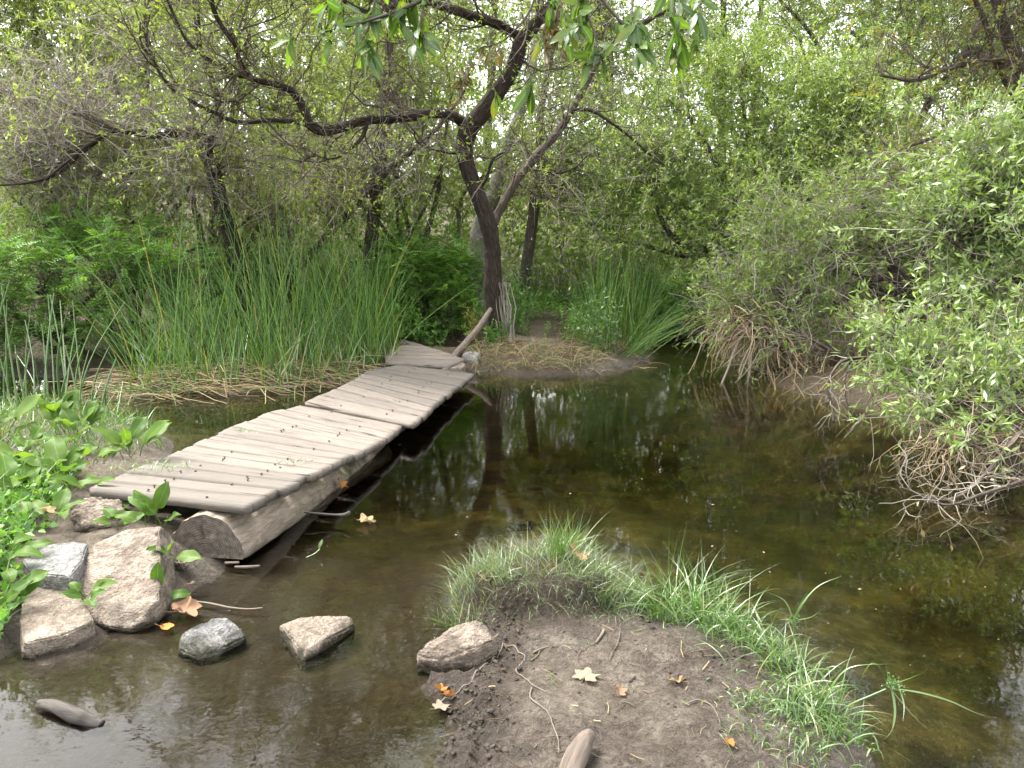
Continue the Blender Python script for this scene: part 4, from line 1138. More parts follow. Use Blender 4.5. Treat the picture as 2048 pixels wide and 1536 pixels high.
# straw-like flood debris caught on a fallen limb
def debris():
    root = thing('debris_clump', 'clump of dry straw-coloured stalks draped over a fallen limb above the water', 'debris', PY(1540, 780, 9.2))
    _, c = limb('fallen_limb', *px_limb([(1460, 635, 12), (1520, 660, 14), (1570, 700, 15), (1620, 740, 14), (1680, 775, 10)], 9.2, 8.6), M['bark_mid'], root, sides=8, step=0.06)
    b = np.stack([catmull(c, 10)])
    n = 420
    t = np.where(rng.random(n) < 0.62, rng.random(n) * 0.42, 0.42 + rng.random(n) * 0.55)
    p, _ = along(b, np.zeros(n, int), t)
    d = unit(np.c_[rng.normal(size=n) * 0.8, rng.normal(size=n) * 0.5, rng.normal(size=n) * 0.55])
    p = p + rng.normal(size=(n, 3)) * np.array([0.10, 0.08, 0.06])
    ln = (0.18 + 0.75 * rng.random(n) ** 1.5) * np.where(t < 0.42, 1.0, 0.62)
    gr_ = 0.05 + 0.7 * rng.random(n)
    out = [p]
    for k in range(6):
        p = p + d * (ln / 6)[:, None]
        d = unit(d + np.array([0, 0, -1.0]) * gr_[:, None] + rng.normal(size=(n, 3)) * 0.2)
        out.append(p)
    P = np.stack(out, 1)
    P[..., 2] = np.maximum(P[..., 2], 0.01)
    V, Q, t = tubes(P, taper(P, 0.006, 0.0035), 3)
    stuffmk('stalks', V, Q, None, M['straw'], root, tint=t)
    R_ = [px_limb([(1500, 640, 6), (1470, 700, 6), (1455, 740, 5), (1440, 775, 5)], 9.1, 8.6), px_limb([(1510, 660, 6), (1500, 710, 5), (1496, 780, 5)], 9.1, 8.7), px_limb([(1560, 690, 7), (1585, 740, 6), (1588, 790, 5)], 9, 8.5)]
    for P_, r_ in R_: limb('dead_stem', P_, r_, M['dead_wood'], root, sides=6, step=0.06)
debris()

# ---- far trees against the sky
def far_tree(label, u, y, top, w, lean, blobs, nl, pale=False, seed=0):
    pts = [(u, 640, w * 1.15), (u + lean * 0.1, 480, w), (u + lean * 0.4, 250, w * 0.85), (u + lean * 0.7, 60, w * 0.6), (u + lean, top, w * 0.25)]
    tree('tree', label, 'tree', [standing(pts, y, y)], blobs, 46, 560, nl, 8, None, 0.10, 0.034, ('bark_pale' if pale else 'bark_mid', 'twig_grey', 'far_leaf'), bare=700, barel=0.8, group='tall trees at the back', tl=1.0, ll=0.4, br=(0.025, 0.01), tw=(0.008, 0.004), rough=0.01, bark_step=0.15)
far_tree('tall dark trunk in the top right sky gap, left one of the pair', 1440, 24, -260, 18, 10, [(1430, 60, 24, 100, 150, 1.5), (1430, -140, 24, 190, 110, 2.0)], 2200)
far_tree('slanting dark trunk in the top right sky gap, right one of the pair', 1478, 26, -380, 14, 60, [(1560, 60, 26, 90, 150, 1.5), (1560, -160, 26, 180, 120, 2)], 2200)
far_tree('pale trunk far back just left of the sky gap', 1362, 23, -160, 18, 0, [(1340, 60, 23, 90, 150, 1.5), (1310, -120, 23, 140, 100, 1.6)], 2400, True)
far_tree('bushy far tree with a round dark crown left of the pale trunk', 1225, 21, 40, 16, -10, [(1215, 170, 21, 60, 60, 1.0), (1160, 60, 21, 80, 90, 1.2)], 2200)
far_tree('far tree behind the top of the dark leaning willow', 960, 22, -300, 18, 40, [(960, 60, 22, 150, 150, 1.6), (1000, -180, 22, 210, 120, 2)], 2400)
far_tree('far tree behind the upper left bough', 660, 22, -200, 18, -30, [(660, 110, 22, 150, 130, 1.6), (600, -60, 22, 200, 80, 2)], 2600)
far_tree('tall tree at the back above the left willows', 300, 23, -250, 22, -20, [(280, 0, 23, 190, 130, 1.8), (200, -110, 23, 240, 90, 2)], 2600)
far_tree('tall tree at the back beyond the upper right willow', 1800, 23, -420, 22, 30, [(1790, 40, 23, 230, 150, 1.8), (1880, -200, 23, 260, 140, 2)], 4200)
far_tree('leaning tree at the back above the rust-tinged willow', 2150, 20, -500, 24, -60, [(2080, -120, 20, 210, 200, 2.0), (2120, -420, 20, 260, 150, 2)], 2400)

# ---- the mass of woodland behind
def woodland():
    n = 12500
    x = rng.uniform(-21, 21, n)
    y = 16.0 + 14 * rng.random(n) ** 1.2
    hole = np.exp(-((x / y - 0.262) / 0.028) ** 2) + 0.8 * np.exp(-((x / y - 0.16) / 0.02) ** 2)
    top = 1.6 + 6.6 * smooth(16, 23, y) + 2.2 * fbm(np.stack([x * 0.35, y * 0.2, 0 * x], -1), 3, 91) + 0.14 * (y - 18) + 2.6 * smooth(3, -6, x) - 1.6 * hole
    z = rng.random(n) ** 0.75 * np.maximum(top, 1.2)
    c = np.stack([x, y, z], -1)
    d = unit(rnd_unit(n) + np.array([0, -0.2, 0.6]))
    st = []
    p = c
    for k in range(5):
        st.append(p)
        p = p + d * 0.28
        d = unit(d + rng.normal(size=(n, 3)) * 0.3)
    T = np.stack(st, 1)
    T4 = grow(T, 46000, 0.1, 1.0, 0.42, 0.9, 0.1, 0.2, 4)
    V, Q, t = cat_mesh([strips(T, taper(T, 0.010, 0.004)), strips(T4[:6000], taper(T4[:6000], 0.005, 0.003))])
    o = mk('woodland_twigs', V, Q, None, M['twig_grey'], smooth=False, tint=t)
    tag(o, 'grey twigs of the dense woodland behind everything', 'woodland', kind='stuff')
    V, Q, t = leaves_on(T4, 5, 0.16, 0.07, clump=0.5)
    o = mk('woodland_leaves', V, Q, None, M['far_leaf'], tint=t)
    tag(o, 'mass of pale green woodland foliage behind all the willows', 'woodland', kind='stuff')
woodland()

# ------------------------------------------------------------------ pinnate-leaved bushes
def fronds(P, per, L, npair, lw, upn=1.2):
    """feather leaves: each a row of leaflet pairs on a bent rachis"""
    n = len(P) * per
    j = np.repeat(np.arange(len(P)), per)
    p, d = along(P, j, 0.25 + 0.75 * rng.random(n))
    d = unit(d * 0.5 + rnd_unit(n) * np.array([0.9, 0.9, 0.35]))
    nr = unit(rnd_unit(n) * 0.45 + np.array([0, 0, upn]))
    s = unit(np.cross(d, nr)); nr = np.cross(s, d)
    ln = L * (0.7 + 0.6 * rng.random(n))
    w = np.linspace(0.14, 1.0, npair)
    cen = p[:, None] + d[:, None] * (w[None, :] * ln[:, None])[..., None] - nr[:, None] * (0.32 * w[None, :] ** 2 * ln[:, None])[..., None]
    fl = lw * (np.sin(np.clip(w, 0, 0.97) * math.pi * 0.86 + 0.3) * 0.55 + 0.55)
    parts = []
    tj = rng.random(len(P))[j]
    for sg in (-1, 1):
        dd = unit(s[:, None] * sg + d[:, None] * 0.35 - nr[:, None] * 0.15 + rng.normal(size=(n, npair, 3)) * 0.08)
        ss = np.cross(dd, np.broadcast_to(nr[:, None], dd.shape))
        l = (fl[None] * (0.85 + 0.3 * rng.random((n, npair))))[..., None]
        m = cen + dd * l * 0.5
        V = np.stack([cen, m + ss * l * 0.21, cen + dd * l, m - ss * l * 0.21], 2).reshape(-1, 3)
        q = n * npair
        t = np.clip(np.repeat(0.45 * tj + 0.4 * rng.random(n), npair) + 0.15 * rng.random(q), 0, 1)
        parts.append((V, np.arange(q * 4).reshape(q, 4), t))
    rc = np.stack([cen[:, 0], cen[:, npair // 2], cen[:, -1]], 1)
    return cat_mesh(parts), strips(rc, np.tile(np.array([0.0018, 0.0014, 0.0008]), (n, 1)))

def pinnate_bush(label, u, v, y, blobs, nb, nt, per=5, mat='pinnate', L=0.2, group=None):
    st = shrub_stems(u, v, y, [(b[0] + rng.normal() * b[3] * 0.3, b[1] - b[4] * 0.2, b[2]) for b in blobs for _ in range(2)], 11)
    root = thing('pinnate_bush', label, 'bush', [*st[0][0][0][:2], st[0][0][0][2]], group)
    lines = []
    for P, R in st:
        _, c = limb('stem', P, R, M['bark_mid'], root, sides=7, step=0.08)
        lines.append(c)
    B = reach(lines, in_blobs(blobs, nb), 7, 0.15)
    T = grow(B, nt, 0.35, 1.0, 0.34, 0.8, 0.12, 0.2, 5)
    V, Q, t = cat_mesh([tubes(B, taper(B, 0.007, 0.003), 4), tubes(T, taper(T, 0.003, 0.0015), 3)])
    stuffmk('twigs', V, Q, None, M['twig_dark'], root, tint=t)
    (V, Q, t), rc = fronds(T, per, L, 7, 0.042)
    stuffmk('foliage', V, Q, None, M[mat], root, tint=t)
    stuffmk('leaf_stalks', *rc[:2], None, M[mat], root, tint=rc[2])

pinnate_bush('dense bright green feather-leaved bush overhanging the dark water at the left edge', 150, 740, 10.0,
             [(60, 570, 9.2, 140, 95, 0.6), (200, 550, 9.5, 130, 85, 0.6), (330, 540, 9.9, 90, 80, 0.5), (-120, 620, 9.0, 150, 130, 0.7), (150, 480, 10.2, 160, 45, 0.5), (60, 665, 9.3, 120, 55, 0.4), (190, 660, 9.3, 80, 50, 0.3)], 190, 1250, 4)
pinnate_bush('rounded feather-leaved bush on the far bank left of the dark leaning trunk', 850, 650, 12.4,
             [(840, 560, 12.2, 80, 75, 0.6), (910, 570, 12.2, 55, 70, 0.5), (800, 500, 12.6, 60, 45, 0.5), (880, 490, 12.8, 70, 35, 0.5), (770, 600, 12.0, 40, 45, 0.3), (905, 625, 11.8, 45, 22, 0.3)], 120, 900, 5)
pinnate_bush('feather-leaved bush behind the left reeds below the slanting trunk', 620, 640, 12.8,
             [(560, 560, 12.6, 90, 55, 0.6), (660, 540, 13, 80, 55, 0.6), (470, 540, 12.4, 70, 50, 0.5)], 80, 520, 5)
pinnate_bush('bright yellow-green bush at the bend of the stream right of the reeds', 1380, 640, 15.0,
             [(1375, 590, 14.6, 55, 35, 0.6), (1320, 600, 14.2, 45, 35, 0.5), (1400, 635, 14.0, 40, 20, 0.4)], 60, 420, 5, 'green', 0.18)
pinnate_bush('low dark green ferny bush at the water bend under the right willows', 1300, 665, 13.6,
             [(1300, 640, 13.4, 45, 28, 0.4), (1340, 660, 13.0, 35, 18, 0.3)], 40, 260, 5, 'pinnate', 0.16)
tree('poplar_sapling', 'pale mint-green leafy sapling in the gap right of the dark leaning trunk', 'tree',
     [standing([(1215, 600, 9), (1212, 500, 8), (1208, 400, 6), (1205, 330, 3)], 16.5, 16.5)], [(1205, 340, 16.5, 55, 60, 0.5), (1180, 300, 16.5, 40, 40, 0.4), (1230, 420, 16, 50, 60, 0.5)], 40, 400, 1800, 8, None, 0.05, 0.034,
     ('bark_pale', 'twig_grey', 'green'), tl=0.5, br=(0.008, 0.003))

# ---- the tree the photographer stands under: its boughs carry the leafy sprays at the top of the picture
def overhead_tree():
    b = np.array([2.6, -2.2, 0.1])
    trunk = (np.array([b, [2.5, -2.0, 1.5], [2.2, -1.5, 3.0], [1.7, -0.9, 4.4], [1.2, -0.3, 5.6], [0.8, 0.2, 6.8]]), np.array([0.22, 0.19, 0.17, 0.14, 0.10, 0.05]))
    bl = [(np.array([[2.2, -1.5, 3.0], [1.6, -0.2, 3.9], [0.6, 1.2, 4.4], [-0.8, 2.6, 4.7], [-2.2, 3.4, 4.8]]), np.array([0.11, 0.09, 0.07, 0.05, 0.02])),
          (np.array([[1.9, -1.1, 3.8], [2.6, 0.6, 4.6], [3.2, 2.4, 5.0], [3.4, 4.2, 5.2]]), np.array([0.09, 0.07, 0.05, 0.02])),
          (np.array([[1.4, -0.6, 5.0], [0.2, 0.4, 5.6], [-1.6, 0.9, 6.0], [-3.6, 1.4, 6.0]]), np.array([0.09, 0.07, 0.05, 0.02])),
          (np.array([[1.9, -1.1, 3.8], [0.6, -1.8, 4.6], [-1.0, -2.2, 5.2], [-2.8, -1.8, 5.4]]), np.array([0.09, 0.07, 0.05, 0.02])),
          (np.array([[2.3, -1.7, 2.7], [1.9, -0.3, 2.95], [1.3, 1.2, 3.05], [0.75, 2.3, 2.75], [0.3, 2.75, 2.6], [-0.3, 2.78, 2.52]]), np.array([0.045, 0.036, 0.026, 0.014, 0.008, 0.004]))]
    root = thing('overhead_tree', 'tree above the viewer whose boughs hold the leafy sprays at the top', 'tree', b)
    lines = []
    for k, (P, R) in enumerate([trunk] + bl):
        _, c = limb('trunk' if k == 0 else 'bough', P, R, M['bark'], root, sides=14 if k == 0 else 9, step=0.08, rough=0.006)
        lines.append(c)
    n = 150
    tg = np.c_[rng.uniform(-3.8, 3.8, n), rng.uniform(-3.0, 3.6, n), rng.uniform(4.2, 7.2, n)]
    tg[:, 2] = np.maximum(tg[:, 2], 1.6 + np.maximum(tg[:, 1], 0) * 0.62 + 1.0)
    B = reach(lines[:-1], tg, 8, 0.1, 0.05)
    T3 = grow(B, 800, 0.3, 1.0, 0.6, 0.8, 0.05, 0.25, 5)
    T4 = grow(T3, 2600, 0.2, 1.0, 0.25, 0.9, 0.0, 0.2, 4)
    V, Q, t = cat_mesh([tubes(B, taper(B, 0.014, 0.005), 5), tubes(T3, taper(T3, 0.005, 0.0025), 3), strips(T4, taper(T4, 0.002, 0.001))])
    stuffmk('branches', V, Q, None, M['twig_dark'], root, tint=t)
    V, Q, t = leaves_on(T4, 8, 0.085, 0.028, droop=0.3)
    stuffmk('crown', V, Q, None, M['green'], root, tint=t)
overhead_tree()
def stuffmk(*a, **k):
    return stuff(mk(*a, **k))
# ------------------------------------------------------------------ reeds, grass, herbs
def scatter(P, n, zf=True):
    lo, hi = P.min(0), P.max(0)
    out = np.zeros((0, 2))
    while len(out) < n:
        q = lo + rng.random((n * 3, 2)) * (hi - lo)
        out = np.concatenate([out, q[sd_poly(q[:, 0], q[:, 1], P) > 0]])
    out = out[:n]
    return np.c_[out, ground_z(out[:, 0], out[:, 1])]

def stalks(base, H, hv, lean, bend, K=6):
    """curved stems from base points: lean (n,2) direction vectors"""
    n = len(base)
    h = np.asarray(H) * (1 + hv * rng.normal(size=n)).clip(0.35, 1.6)
    d = unit(np.c_[lean, np.ones(n)])
    p = base.copy()
    out = [p]
    for k in range(K - 1):
        p = p + d * (h / (K - 1))[:, None]
        out.append(p)
        d = unit(d + np.c_[lean, np.zeros(n)] * bend + rng.normal(size=(n, 3)) * 0.02)
    return np.stack(out, 1)

def blades(P, W, tint=None, K=None):
    """flat tapering blades along paths P with width W (n,)"""
    n, K, _ = P.shape
    T = unit(np.gradient(P, axis=1))
    a = rng.random(n) * 2 * math.pi
    side = np.stack([np.cos(a), np.sin(a), 0 * a], -1)
    S = unit(np.cross(T, np.cross(np.broadcast_to(side[:, None], T.shape), T)))
    w = np.array([0.6, 1, 0.95, 0.8, 0.55, 0.3, 0.12, 0.04])
    w = np.interp(np.linspace(0, 1, K), np.linspace(0, 1, 8), w)
    V = np.stack([P - S * (W[:, None] * w)[..., None] / 2, P + S * (W[:, None] * w)[..., None] / 2], 2)
    I = np.arange(n * K * 2).reshape(n, K, 2)
    Q = np.stack([I[:, :-1, 0], I[:, :-1, 1], I[:, 1:, 1], I[:, 1:, 0]], -1).reshape(-1, 4)
    if tint is None: tint = rng.random(n)
    return V.reshape(-1, 3), Q, np.repeat(tint, K - 1)

# left reed bed
base = np.concatenate([scatter(poly([(245, 790), (420, 788), (600, 774), (780, 742), (790, 700), (600, 690), (380, 700), (230, 720)]), 820), scatter(poly([(690, 755), (795, 738), (800, 690), (720, 680)]), 240)])
n = len(base)
u0 = smooth(-2.6, -4.6, base[:, 0])
lean = np.c_[-0.06 - 0.6 * u0 * rng.random(n) + rng.normal(size=n) * 0.24, rng.normal(size=n) * 0.16 - 0.05]
hb = 0.92 + 0.42 * fbm(base * np.array([1.1, 1.1, 0]), 2, 15)
P = stalks(base, 1.25 * hb * (1 - 0.16 * smooth(-2.6, -1.6, base[:, 0])), 0.33, lean, 0.12)
V, Q, t = tubes(P, taper(P, 0.0065, 0.002), 3, np.where(rng.random(n) < 0.03, 1.0, rng.random(n) * 0.86))
tag(mk('reed_bed', V, Q, None, M['reed'], tint=t), 'tall dark green bulrush reeds along the left bank beside the bridge', 'reeds', kind='stuff')
# green leafy growth among them
b2 = scatter(poly([(240, 796), (440, 792), (640, 776), (790, 742), (780, 715), (560, 720), (320, 740)]), 900)
l2 = rng.normal(size=(900, 2)) * 0.3
P = stalks(b2, 0.6, 0.35, l2, 0.25)
V, Q, t = blades(P, 0.008 + 0.008 * rng.random(900))
tag(mk('reed_undergrowth', V, Q, None, M['grass'], tint=t), 'bright green grass growing among the feet of the left reeds', 'grass', kind='stuff')
# fallen dry reeds at the water's edge
n = 520
b3 = scatter(poly([(225, 800), (420, 795), (600, 782), (720, 765), (755, 745), (560, 757), (330, 768), (240, 775)]), n)
b3[:, 2] = np.maximum(b3[:, 2], 0.01) + rng.random(n) * 0.05
a = np.where(rng.random(n) < 0.5, rng.normal(size=n) * 0.35 + math.pi, rng.normal(size=n) * 0.9 - 0.4)
d = unit(np.c_[np.cos(a), np.sin(a) * 0.6, 0.35 * rng.random(n)])
p, out = b3, [b3]
ln = 0.3 + 0.55 * rng.random(n)
for k in range(5):
    p = p + d * (ln / 5)[:, None]
    d = unit(d + np.array([0, 0, -0.16]) + rng.normal(size=(n, 3)) * 0.08)
    p[:, 2] = np.maximum(p[:, 2], 0.008)
    out.append(p.copy())
P = np.stack(out, 1)
V, Q, t = tubes(P, taper(P, 0.006, 0.003), 3)
tag(mk('fallen_reeds', V, Q, None, M['litter'], tint=t), 'mat of fallen straw-brown reeds at the edge of the left water', 'reed litter', kind='stuff')

# right reed bed behind the trunk, and the fan leaning over the water
base = np.concatenate([scatter(poly([(1050, 620), (1180, 625), (1290, 640), (1300, 660), (1280, 690), (1180, 640), (1060, 640)]), 420), scatter(poly([(1180, 730), (1290, 720), (1300, 680), (1240, 650), (1190, 670)]), 300)])
n = len(base)
f = np.clip((base[:, 0] - 1.3) / 1.0, 0, 1)
lean = np.c_[rng.normal(size=n) * 0.12 + 0.10 * f, rng.normal(size=n) * 0.1]
P = stalks(base, 1.1, 0.33, lean * 1.6, 0.12)
fan = scatter(poly([(1230, 735), (1300, 722), (1300, 690), (1250, 690)]), 110)
lf = np.c_[0.35 + 0.9 * rng.random(110), rng.normal(size=110) * 0.25 - 0.2]
P2 = stalks(fan, 0.85, 0.25, lf, 0.05)
P2[..., 2] -= (np.linspace(0, 1, 6) ** 2 * 0.12)[None]
P2[..., 2] = np.maximum(P2[..., 2], 0.006)
V, Q, t = cat_mesh([tubes(P, taper(P, 0.0065, 0.002), 3, rng.random(n) * 0.9), tubes(P2, taper(P2, 0.005, 0.002), 3, rng.random(110) * 0.9)])
tag(mk('reed_bed', V, Q, None, M['reed'], tint=t), 'clump of tall green reeds on the right of the far bank, some leaning over water', 'reeds', kind='stuff')

# dry bent grass by the right reeds and on the path edge
n = 820
b = np.concatenate([scatter(poly([(1110, 720), (1290, 738), (1290, 700), (1200, 690), (1130, 660)]), 300), scatter(poly([(940, 748), (1200, 750), (1210, 725), (950, 715)]), 520)])
lean = np.c_[rng.normal(size=n) * 0.8 + 0.3, rng.normal(size=n) * 0.6 - 0.3]
P = stalks(b, 0.24, 0.4, lean, 0.3)
P[..., 2] -= (np.linspace(0, 1, 6) ** 2 * 0.09)[None]
P[..., 2] = np.maximum(P[..., 2], 0.01)
V, Q, t = tubes(P, taper(P, 0.0045, 0.002), 3)
tag(mk('dry_grass', V, Q, None, M['litter'], tint=t), 'dry bent grass and sticks along the far bank edge', 'dry grass', kind='stuff')

# leafy herbs on the far bank
def herb(label, u, v, y, n, H, spread, mat='green', L=0.07, W=0.018, group='leafy herbs on the far bank', lean=0.14):
    c = gnd(u, v, y); c[2] += 0.05
    root = thing('leafy_herb', label, 'plant', c, group)
    b = np.tile(c, (n, 1)) + np.c_[rng.normal(size=(n, 2)) * spread, np.zeros(n)]
    b[:, 2] = ground_z(b[:, 0], b[:, 1])
    P = stalks(b, H, 0.25, rng.normal(size=(n, 2)) * lean, 0.15)
    V, Q, t = tubes(P, taper(P, 0.004, 0.0015), 3, rng.random(n) * 0.6)
    stuffmk('stems', V, Q, None, M[mat], root, tint=t)
    V, Q, t = leaves_on(P, 26, L, W, 0.08, 1.0, 0.9, 0.8)
    stuffmk('foliage', V, Q, None, M[mat], root, tint=t)
herb('bright green leafy herb just right of the dark trunk foot', 1035, 655, 11.6, 26, 0.75, 0.13)
herb('tall leafy herb with rusty stems behind the dark trunk', 1020, 620, 12.6, 22, 1.1, 0.16, 'grass')
herb('yellow-green leafy herb at the left edge of the right reeds', 1165, 660, 11.6, 34, 0.62, 0.18)
herb('pale yellow-green herb clump in front of the right reeds by the water', 1205, 710, 10.2, 40, 0.62, 0.16, 'grass')
herb('low green herb below the right reed clump at the path end', 1170, 690, 10.8, 26, 0.4, 0.16)
herb('low green weeds at the foot of the rounded feather-leaved bush', 850, 665, 11.6, 26, 0.3, 0.2, 'pinnate')
herb('broad green weeds between the left reeds and the rounded bush', 795, 640, 11.4, 26, 0.45, 0.16, 'pinnate', 0.09, 0.05)
herb('small ivy-like green sprig against the dark trunk foot', 995, 700, 10.55, 14, 0.28, 0.08, 'green', 0.045, 0.03)
herb('rust-orange dried herb left of the dark trunk', 945, 640, 11.3, 12, 0.5, 0.09, 'willow_rust')
# low weeds carpeting the far bank under the trees
n = 4200
b = scatter(poly([(430, 690), (760, 690), (900, 672), (1000, 655), (1150, 640), (1300, 650), (1330, 610), (1000, 600), (700, 600), (300, 620)], 0.15), n)
P = stalks(b, 0.3, 0.45, rng.normal(size=(n, 2)) * 0.35, 0.2, 4)
keep = sd_poly(b[:, 0], b[:, 1], pth) < -0.15
V, Q, t = leaves_on(P[keep], 7, 0.07, 0.022, 0.1, 1.0, 0.9, 0.8)
tag(mk('ground_weeds', V, Q, None, M['green'], tint=t), 'low green weeds covering the far bank under the bushes', 'weeds', kind='stuff')
n = 3600
b = scatter(poly([(1400, 660), (1440, 702), (1500, 745), (1600, 790), (1700, 818), (1800, 852), (2000, 930), (2400, 900), (2200, 640), (1500, 600)], 0.15), n)
P = stalks(b, 0.25, 0.45, rng.normal(size=(n, 2)) * 0.7, 0.2, 4)
V, Q, t = tubes(P, taper(P, 0.005, 0.002), 3)
tag(mk('brush_litter', V, Q, None, M['litter'], tint=t), 'dead sticks and litter under the right-hand willows', 'litter', kind='stuff')

# reeds standing at the left edge, each stem its own
def left_reeds():
    root = thing('reed_clump', 'pale green reed stems standing at the left edge in front of the dark water', 'reeds', PZ(110, 832, 0.05))
    spec = [(5, 840, 8, 580), (22, 838, 14, 600), (40, 842, 2, 566), (55, 836, 62, 612), (70, 840, 50, 640), (88, 836, 108, 585), (100, 842, 84, 650), (112, 838, 96, 590), (126, 836, 140, 602), (135, 840, 120, 600), (140, 838, 100, 588),
            (150, 836, 250, 604), (160, 838, 178, 700), (170, 838, 145, 600), (182, 842, 220, 690), (196, 838, 232, 716), (150, 842, 190, 640), (205, 840, 232, 720), (30, 842, -20, 650), (60, 844, 30, 690), (80, 838, 30, 705), (118, 842, 160, 690),
            (12, 842, 28, 640), (45, 838, 60, 700), (130, 842, 150, 660), (165, 842, 130, 690), (215, 842, 222, 740), (232, 842, 246, 762), (95, 844, 70, 720), (-15, 840, 20, 560), (-10, 842, -40, 600), (178, 844, 205, 760), (64, 840, 90, 760)]
    for k, (u, v, tu, tv) in enumerate(spec):
        y = 6.75 + rng.normal() * 0.25
        a = PY(u, v, y); a[2] = ground_z(a[:1], a[1:2])[0] - 0.02
        e = PY(tu, tv, y + rng.normal() * 0.2)
        m = (a + e) / 2 + np.array([(e[0] - a[0]) * -0.12, 0, 0.02])
        P = catmull([a, m, e], 8)[None]
        r = 0.011 * (0.7 + 0.5 * rng.random())
        V, Q, t = tubes(P, np.linspace(r, r * 0.3, 8)[None], 4, np.array([rng.random()]))
        mk('stem', V, Q, None, M['reed_pale'], root, tint=t)
left_reeds()

# ------------------------------------------------------------------ broad dock plants on the left bank
def leaf_mesh(name, L, W, stalk, curl, wave, kind='dock', seed=0, mat=None, fold=0.12):
    nx, ny = 10, 5
    s = np.linspace(0, 1, nx)
    prof = {'dock': np.interp(s, [0, .06, .2, .4, .6, .8, .93, 1], [.10, .62, .95, 1, .9, .62, .3, .02]), 'bay': np.interp(s, [0, .15, .4, .65, .85, 1], [.06, .6, 1, .9, .5, .02])}[kind]
    t = np.linspace(-1, 1, ny)
    x = np.repeat((s * L)[:, None], ny, 1)
    y = prof[:, None] * t[None] * W / 2
    z = np.abs(t)[None] * prof[:, None] * W * fold + wave * W * np.sin(s * 9 + seed)[:, None] * (t ** 2)[None] * np.sign(t)[None]
    th = curl * s
    xx = np.r_[0, np.cumsum(np.cos(th[:-1]) * L / (nx - 1))][:, None] + 0 * y
    zz = np.r_[0, -np.cumsum(np.sin(th[:-1]) * L / (nx - 1))][:, None] + z
    V = np.stack([xx, y, zz], -1)
    I = np.arange(nx * ny).reshape(nx, ny)
    Q = np.stack([I[:-1, :-1], I[1:, :-1], I[1:, 1:], I[:-1, 1:]], -1).reshape(-1, 4)
    Vv = V.reshape(-1, 3)
    if stalk:
        P = np.array([[-stalk, 0, -stalk * 0.25], [-stalk * 0.5, 0, -stalk * 0.06], [0, 0, 0], [L * 0.25, 0, zz[2, 2] - 0.001]])[None]
        v2, q2, _ = tubes(P, np.array([[0.0035, 0.0030, 0.0026, 0.001]]), 4)
        Q = np.concatenate([Q, q2 + len(Vv)]); Vv = np.concatenate([Vv, v2])
    me = mesh_np(name, Vv, Q, None, smooth=True)
    me.materials.append(mat)
    return me

DOCK = [leaf_mesh('leaf', l, w, st, cu, wv, 'dock', k, M['dock']) for k, (l, w, st, cu, wv) in enumerate([(0.20, 0.105, 0.10, 0.5, 0.10), (0.17, 0.10, 0.09, 0.9, 0.14), (0.22, 0.12, 0.12, 0.35, 0.08), (0.14, 0.085, 0.07, 0.6, 0.16), (0.19, 0.095, 0.08, 1.3, 0.10), (0.11, 0.065, 0.06, 0.4, 0.1)])]

def place_leaf(me, p, d, n, parent, sc=1.0, name='leaf'):
    d = unit(np.asarray(d, float)[None])[0]
    n = np.asarray(n, float)
    s = unit(np.cross(n, d)[None])[0]
    n = np.cross(d, s)
    o = bpy.data.objects.new(name, me)
    C.objects.link(o)
    m = Matrix([[d[0], s[0], n[0], 0], [d[1], s[1], n[1], 0], [d[2], s[2], n[2], 0], [0, 0, 0, 1]]) @ Matrix.Scale(sc, 4)
    m.translation = Vector(np.asarray(p) - ORG[parent.name])
    o.parent = parent
    o.matrix_local = m
    return o

def dock(label, u, v, z, n, H=0.12, sc=1.0, upright=0.7, dirs=None):
    c = PZ(u, v, z)
    c[2] = max(ground_z(c[:1], c[1:2])[0], 0.0) if z is None else z
    root = thing('dock_plant', label, 'plant', c, 'broad-leaved dock plants on the left bank')
    sc *= 0.76
    for k in range(n):
        a = k * 2.4 + rng.random() * 0.8
        el = upright * (0.5 + 0.8 * rng.random())
        d = np.array([math.cos(a), math.sin(a) * 0.9, el + 0.15])
        if dirs: d = np.array(dirs[k % len(dirs)]) + rng.normal(size=3) * 0.08
        d = unit(d[None])[0]
        nv = np.array([-d[0] * d[2], -d[1] * d[2], 1 - d[2] ** 2]) + rng.normal(size=3) * 0.25 + np.array([0.15, -0.45, 0.2])
        h = 0.55 * H * rng.random()
        place_leaf(DOCK[rng.integers(len(DOCK))], c + d * 0.09 * sc + np.array([rng.normal() * .03, rng.normal() * .03, h]), d, nv, root, sc * (0.8 + 0.4 * rng.random()))

dock('lush dock plant at the water edge beside the planks, rightmost big one', 262, 915, 0.24, 9, 0.12, 1.15, 1.0)
dock('tall dock plant in the middle of the left bank among thin reeds', 160, 890, 0.22, 9, 0.22, 1.2, 1.3)
dock('upright dock plant just behind the middle one, leaves against the reeds', 120, 862, 0.2, 8, 0.22, 1.25, 1.4)
dock('dock plant with large leaf cut by the left frame edge, upper', 10, 890, 0.2, 7, 0.2, 1.3, 0.9)
dock('dock plant at the left frame edge beside the middle ones', 50, 930, 0.22, 8, 0.16, 1.2, 0.8)
dock('dock plant in front of the middle ones, above the plank end', 195, 935, 0.24, 8, 0.10, 1.05, 0.8)
dock('spreading dock plant over the grass left of the plank end', 118, 960, 0.24, 9, 0.12, 1.1, 0.6)
dock('low dock plant at the left frame edge above the brown rock', 40, 990, 0.24, 8, 0.10, 1.05, 0.6)
dock('small dock plant beside the left end of the first plank', 165, 985, 0.26, 6, 0.05, 0.8, 0.6)
dock('low dock seedlings left of the brown rock', 95, 1045, 0.22, 7, 0.06, 0.85, 0.5)
dock('tattered dock seedlings at the left frame edge near the grey slab', 10, 1120, 0.2, 7, 0.06, 0.9, 0.5)
